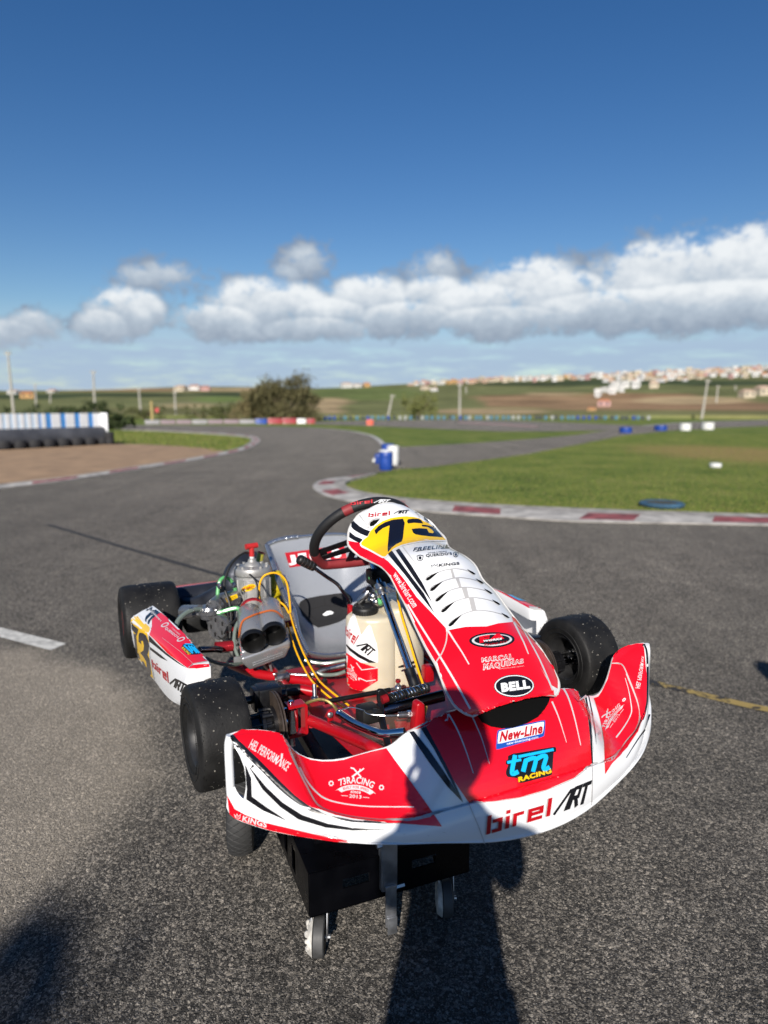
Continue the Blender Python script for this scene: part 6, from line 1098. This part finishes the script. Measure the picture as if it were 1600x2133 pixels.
fplate(V((0,BL,0)), V((0,.004,0)), Z0, Z1, [(.08+i*.09,.12+i*.09,.16,.235) for i in range(7)], V((1,0,0))); fplate(V((BW,.004,0)), V((BW,BL,0)), Z0, Z1, [], V((-1,0,0))); fplate(V((BW,BL,0)), V((0,BL,0)), Z0, Z1, [], V((0,-1,0)))
bx.box((BW/2,BL/2+.004,Z1-.002),(BW+.004,BL,.005)); bx.box((BW/2,.012,Z0+.002),(BW,.028,.004)); bx.box((.014,BL/2,Z0+.002),(.028,BL,.004)); bx.build('tray_box', tb_, tro)
# uprights and the rails that carry the chassis
up = MB()
for x in (.06, BW-.06):
    for y in (.12, BL-.15): up.box((x,y,(Z1+.50)/2),(.03,.03,.50-Z1-.006))
    up.box((x,BL/2,.515),(.035,BL*.9,.03),None,0,.004)
up.box((BW/2,.3,.37),(BW-.16,.025,.025)); up.build('lift_frame', tb_, tro)
# galvanised latch bar hanging at the front
Li = tro.matrix_basis.inverted() if False else (Mx.Translation((TR.x,TR.y,0))@Mx.Rotation(R(22),4,'Z')).inverted()
def T(u, v, z): return Li @ G(u, v, z)
la = MB(); xa = T(815,1800,.25).x
la.box((xa,-.016,.25),(.042,.006,.17),None,0,.001); la.box((xa-.021,-.006,.25),(.004,.02,.17)); la.box((xa+.021,-.006,.25),(.004,.02,.17)); la.box((xa+.002,-.022,.12),(.032,.006,.12),Mx.Translation((0,0,0)),0,.002); la.box((xa+.004,-.028,.065),(.028,.005,.05),None,0,.002)
la.build('latch_bar', galv, tro)
for q, z in ((-.03,.30),(.025,.165)): MB().tube([(xa+q*.5-.02,-.012,z),(xa+q+.02,-.012,z)], .007, 0, 6).build('latch_bolt', steel, tro)
# castors
cw = mat('castor_tyre', (.05,.05,.05), .6, var=.2, vscale=40); dirty = mat('castor_side', (.46,.44,.40), .8, var=.35, vscale=60, bump=.5, bscale=120)
def castor(x, y, rot, lab):
    c = empty('castor', (x, y, 0), rot, tro); c['label'] = lab
    f = MB(); f.box((0,0,.130),(.075,.065,.006),None,0,.001); f.lathe([(.112,.0),(.112,.026),(.127,.026),(.127,0)], Mx.Rotation(R(-90),4,'Y'), 0, 20)
    for e in (-1, 1): f.prism([(-.028,.115),(.028,.115),(.022,.085),(-.028,.04),(-.044,.04),(-.040,.075)], e*.021-.0015, e*.021+.0015, Mx.Rotation(R(90),4,'X'), 0, .0006)
    f.tube([(-.036,-.03,.05),(-.036,.03,.05)], .006, 0, 8); f.build('fork', galv, c)
    w = MB(); M = Mx.Translation((-.036,0,.05))@Mx.Rotation(R(90),4,'Z'); w.lathe([(-.015,.020),(-.015,.046),(-.012,.05),(.012,.05),(.015,.046),(.015,.020)], M, 0, 36); w.lathe([(.0155,0),(.030,.024),(.028,.040),(.0155,.0495)], M, 1, 30); w.lathe([(-.0155,0),(-.016,.038),(-.013,.044)], M, 2, 30)
    rl_ = random.Random(int(x*900)); x > .2 or [w.sphere(M@V((.026+rl_.uniform(-.004,.004), .044*math.cos(a_)*rl_.uniform(.6,1), .044*math.sin(a_)*rl_.uniform(.6,1))), rl_.uniform(.004,.010), 1, 8, 5) for a_ in (i*.5 for i in range(13))]; w.build('castor_wheel', [cw, dirty, blk_m], c, shade=30)
    return c
castor(.045,.06, R(68), 'front castor in sunlight with a dirt-caked pale side'); castor(BW-.045,.06, R(70), 'front castor standing in the shadow')
# pneumatic wheels
pt = mat('air_tyre_rubber', (.022,.022,.022), .7); n, l, b = nodes_of(pt)
def airwheel(x, lab):
    c = empty('air_wheel', (x, .54, .125), R(-12), tro); c['label'] = lab
    t = MB(); pr = [(-.026,.062),(-.036,.075),(-.042,.095),(-.036,.114),(-.018,.123),(0,.125),(.018,.123),(.036,.114),(.042,.095),(.036,.075),(.026,.062)]; pr = [(p.x, p.y) for p in catmull([(a, b_, 0) for a, b_ in pr], 26)]; t.lathe(pr, X2, 0, 56)
    for e in (-1, 1):    # diamond tread ribs
        for i in range(34):
            a0 = i*2*math.pi/34; t.tube([V((xx, (rr+.0006)*math.cos(a0+e*q), (rr+.0006)*math.sin(a0+e*q))) for xx, rr, q in ((-.037,.1125,0),(-.02,.1222,.09),(0,.125,.18),(.02,.1222,.27),(.037,.1125,.36))], .0022, 0, 4, caps=False)
    t.build('tyre', pt, c, shade=50); r = MB(); r.lathe([(-.028,.063),(-.030,.066),(-.022,.056),(-.010,.050),(-.008,.022),(-.024,.020),(-.024,0)], X2, 0, 36); r.lathe([(.028,.063),(.030,.066),(.022,.056),(.010,.050),(.008,.022),(.024,.020),(.024,0)], X2, 0, 36); r.build('rim', mat('air_rim_red',(.5,.02,.02),.35,coat=.2), c, shade=40)
    h = MB(); h.tube([(-.032,0,0),(.032,0,0)], .011, 0, 12); h.build('hub', galv, c)
airwheel(-.085, 'air wheel with red rim below the left wing'); airwheel(BW+.085, 'air wheel on the far side of the trolley')
ax_ = MB(); ax_.tube([(-.07,.54,.125),(BW+.07,.54,.125)], .012, 0, 12); ax_.box((BW/2,.54,.14),(BW*.9,.03,.02)); ax_.build('wheel_axle', tb_, tro)
# ================================================================ PEOPLE standing beside and behind the camera, whose shadows fall into the picture
skin = mat('skin', (.50,.31,.22), .5, sss=.15); jacket = mat('jacket_navy', (.02,.025,.045), .85, var=.2, vscale=30); trou = mat('trousers_dark', (.025,.025,.028), .9, var=.2, vscale=40); hairm = mat('hair_dark', (.02,.014,.01), .6); shoe = mat('shoe_black', (.015,.015,.015), .5)
def skinbody(name, verts, edges, root, m, parent, sub=2):
    "verts: (co, radius)"
    me = bpy.data.meshes.new(name); me.from_pydata([v[0] for v in verts], edges, []); o = bpy.data.objects.new(name, me); link(o, parent); me.materials.append(m)
    md = o.modifiers.new('skin', 'SKIN'); md.use_smooth_shade = True; sv = me.skin_vertices[0].data
    for i, v in enumerate(verts):
        r_ = v[1]; sv[i].radius = r_ if isinstance(r_, tuple) else (r_, r_); sv[i].use_root = (i == root)
    o.modifiers.new('sub', 'SUBSURF').levels = sub; o.modifiers['sub'].render_levels = sub; return o
def person(loc, rz, lab, phone):
    p = empty('person', loc, rz); tag(p, lab, 'person', None)
    vs = [((0,0,.96),(.15,.11)), ((0,.0,1.12),(.14,.10)), ((0,.01,1.30),(.15,.11)), ((0,.0,1.41),(.135,.09)), ((0,.01,1.49),(.085,.07)), ((0,.02,1.56),.06)]
    ed = [(0,1),(1,2),(2,3),(3,4),(4,5)]
    def add(co, r_, par): vs.append((co, r_)); ed.append((par, len(vs)-1)); return len(vs)-1
    for s_ in (-1, 1):
        h = add((s_*.09,0,.88),(.085,.09),0); kx = add((s_*.095,.02,.50),.062,h); an = add((s_*.10,-.01,.10),.042,kx); ft = add((s_*.105,.05,.045),(.042,.035),an); add((s_*.11,.15,.03),(.042,.025),ft)
        sh = add(((.175 if s_ > 0 else -.15),0,(1.425 if s_ > 0 else 1.38)),.062,3)
        if phone: el = add(((.195 if s_ > 0 else -.135),.12,1.15),.056,sh); wr = add((s_*.04,.30,1.36),.030,el)
        else: el = add((s_*.235,-.02,1.14),.045,sh); wr = add((s_*.235,.08,.90),.030,el)
    body = skinbody('body', vs, ed, 0, jacket, p)
    # trousers are a second skin over the legs
    tv = [((0,0,.95),(.155,.115))]; te = []
    for s_ in (-1, 1):
        i = len(tv); tv += [((s_*.09,0,.86),(.095,.10)), ((s_*.095,.02,.50),.074), ((s_*.10,-.01,.09),.062)]; te += [(0,i),(i,i+1),(i+1,i+2)]
    skinbody('trousers', tv, te, 0, trou, p)
    # head with face
    h = MB(); hc = V((0,.035,1.645)); rows = []
    for j in range(17):
        t = math.pi*j/16; row = []
        for i in range(24):
            a = 2*math.pi*i/24; d = V((math.sin(t)*math.sin(a), math.sin(t)*math.cos(a), math.cos(t))); w = V((.075,.095,.118))
            q = V((d.x*w.x, d.y*w.y, d.z*w.z))
            if d.z < 0: q.x *= 1-.28*(-d.z)**1.5; q.y += .012*(-d.z)
            if d.y > .3: q.y += .022*math.exp(-((d.x/.16)**2+((d.z+.10)/.14)**2)) - .008*math.exp(-(((abs(d.x)-.35)/.15)**2+((d.z-.1)/.12)**2)) + .006*math.exp(-((d.x/.28)**2+((d.z+.48)/.07)**2))
            row.append(hc+q)
        rows.append(row)
    h.grid(rows, 0, True, flip=True)
    for s_ in (-1, 1): h.sphere(hc+V((s_*.076,-.01,-.005)), .03, 0, 10, 6, (.35,.7,1.1)); h.sphere(hc+V((s_*.030,.083,.012)), .011, 1, 8, 6)
    h.build('head', [skin, white_r], p, shade=80)
    hr = MB(); hr.grid([[hc+(q-hc)*1.07+V((0,-.008,.008)) for q in r_] for r_ in rows[:8]], 0, True, flip=True); hr.build('hair', hairm, p, shade=80)
    for s_ in (-1, 1):   # hands: palm, four fingers, thumb
        w = V((s_*.05,.30,1.36)) if phone else V((s_*.235,.08,.90)); d = V((-s_*.5,.45,.75)).normalized() if phone else V((0,.15,-1)).normalized(); a = V((-s_*.75,.1,-.6)).normalized() if phone else V((0,1,.15)).normalized(); a = (a-d*a.dot(d)).normalized(); nn = d.cross(a)
        hv = [(w, (.026,.02)), (w+d*.045, (.030,.016)), (w+d*.085, (.032,.014))]; he = [(0,1),(1,2)]
        for f, (o_, ln) in enumerate(((-.027,.066),(-.009,.076),(.009,.072),(.026,.056))):
            i = len(hv); b0 = w+d*.085+a*o_; cu = nn*(.35*s_); hv += [(b0+d*ln*.25, .0085), (b0+d*ln*.62+cu*ln*.3, .008), (b0+d*ln*.88+cu*ln*.75, .007)]; he += [(2,i),(i,i+1),(i+1,i+2)]
        i = len(hv); hv += [(w+d*.035-a*.035, .011), (w+d*.065-a*.052+nn*.012*s_, .0095), (w+d*.09-a*.05+nn*.03*s_, .008)]; he += [(1,i),(i,i+1),(i+1,i+2)]
        skinbody('hand', hv, he, 0, skin, p, 1)
    for s_ in (-1, 1): MB().box((s_*.108,.06,.04),(.085,.27,.075),None,0,.03).build('shoe', shoe, p)
    p.scale = (1.005,1.005,1.005); return p
person((-.06,-.42,0), R(0), 'photographer in navy jacket holding up a phone, casting the long shadow', True)
person((1.78,.30,0), R(10), 'bystander in dark clothes at right, only the head shadow showing', False)
ph = MB(); ph.box((-.03,-.055,CAMH-.02),(.075,.008,.15),None,0,.006); pho = ph.build('phone', blk_m); tag(pho, 'black phone held up by the photographer', 'phone')
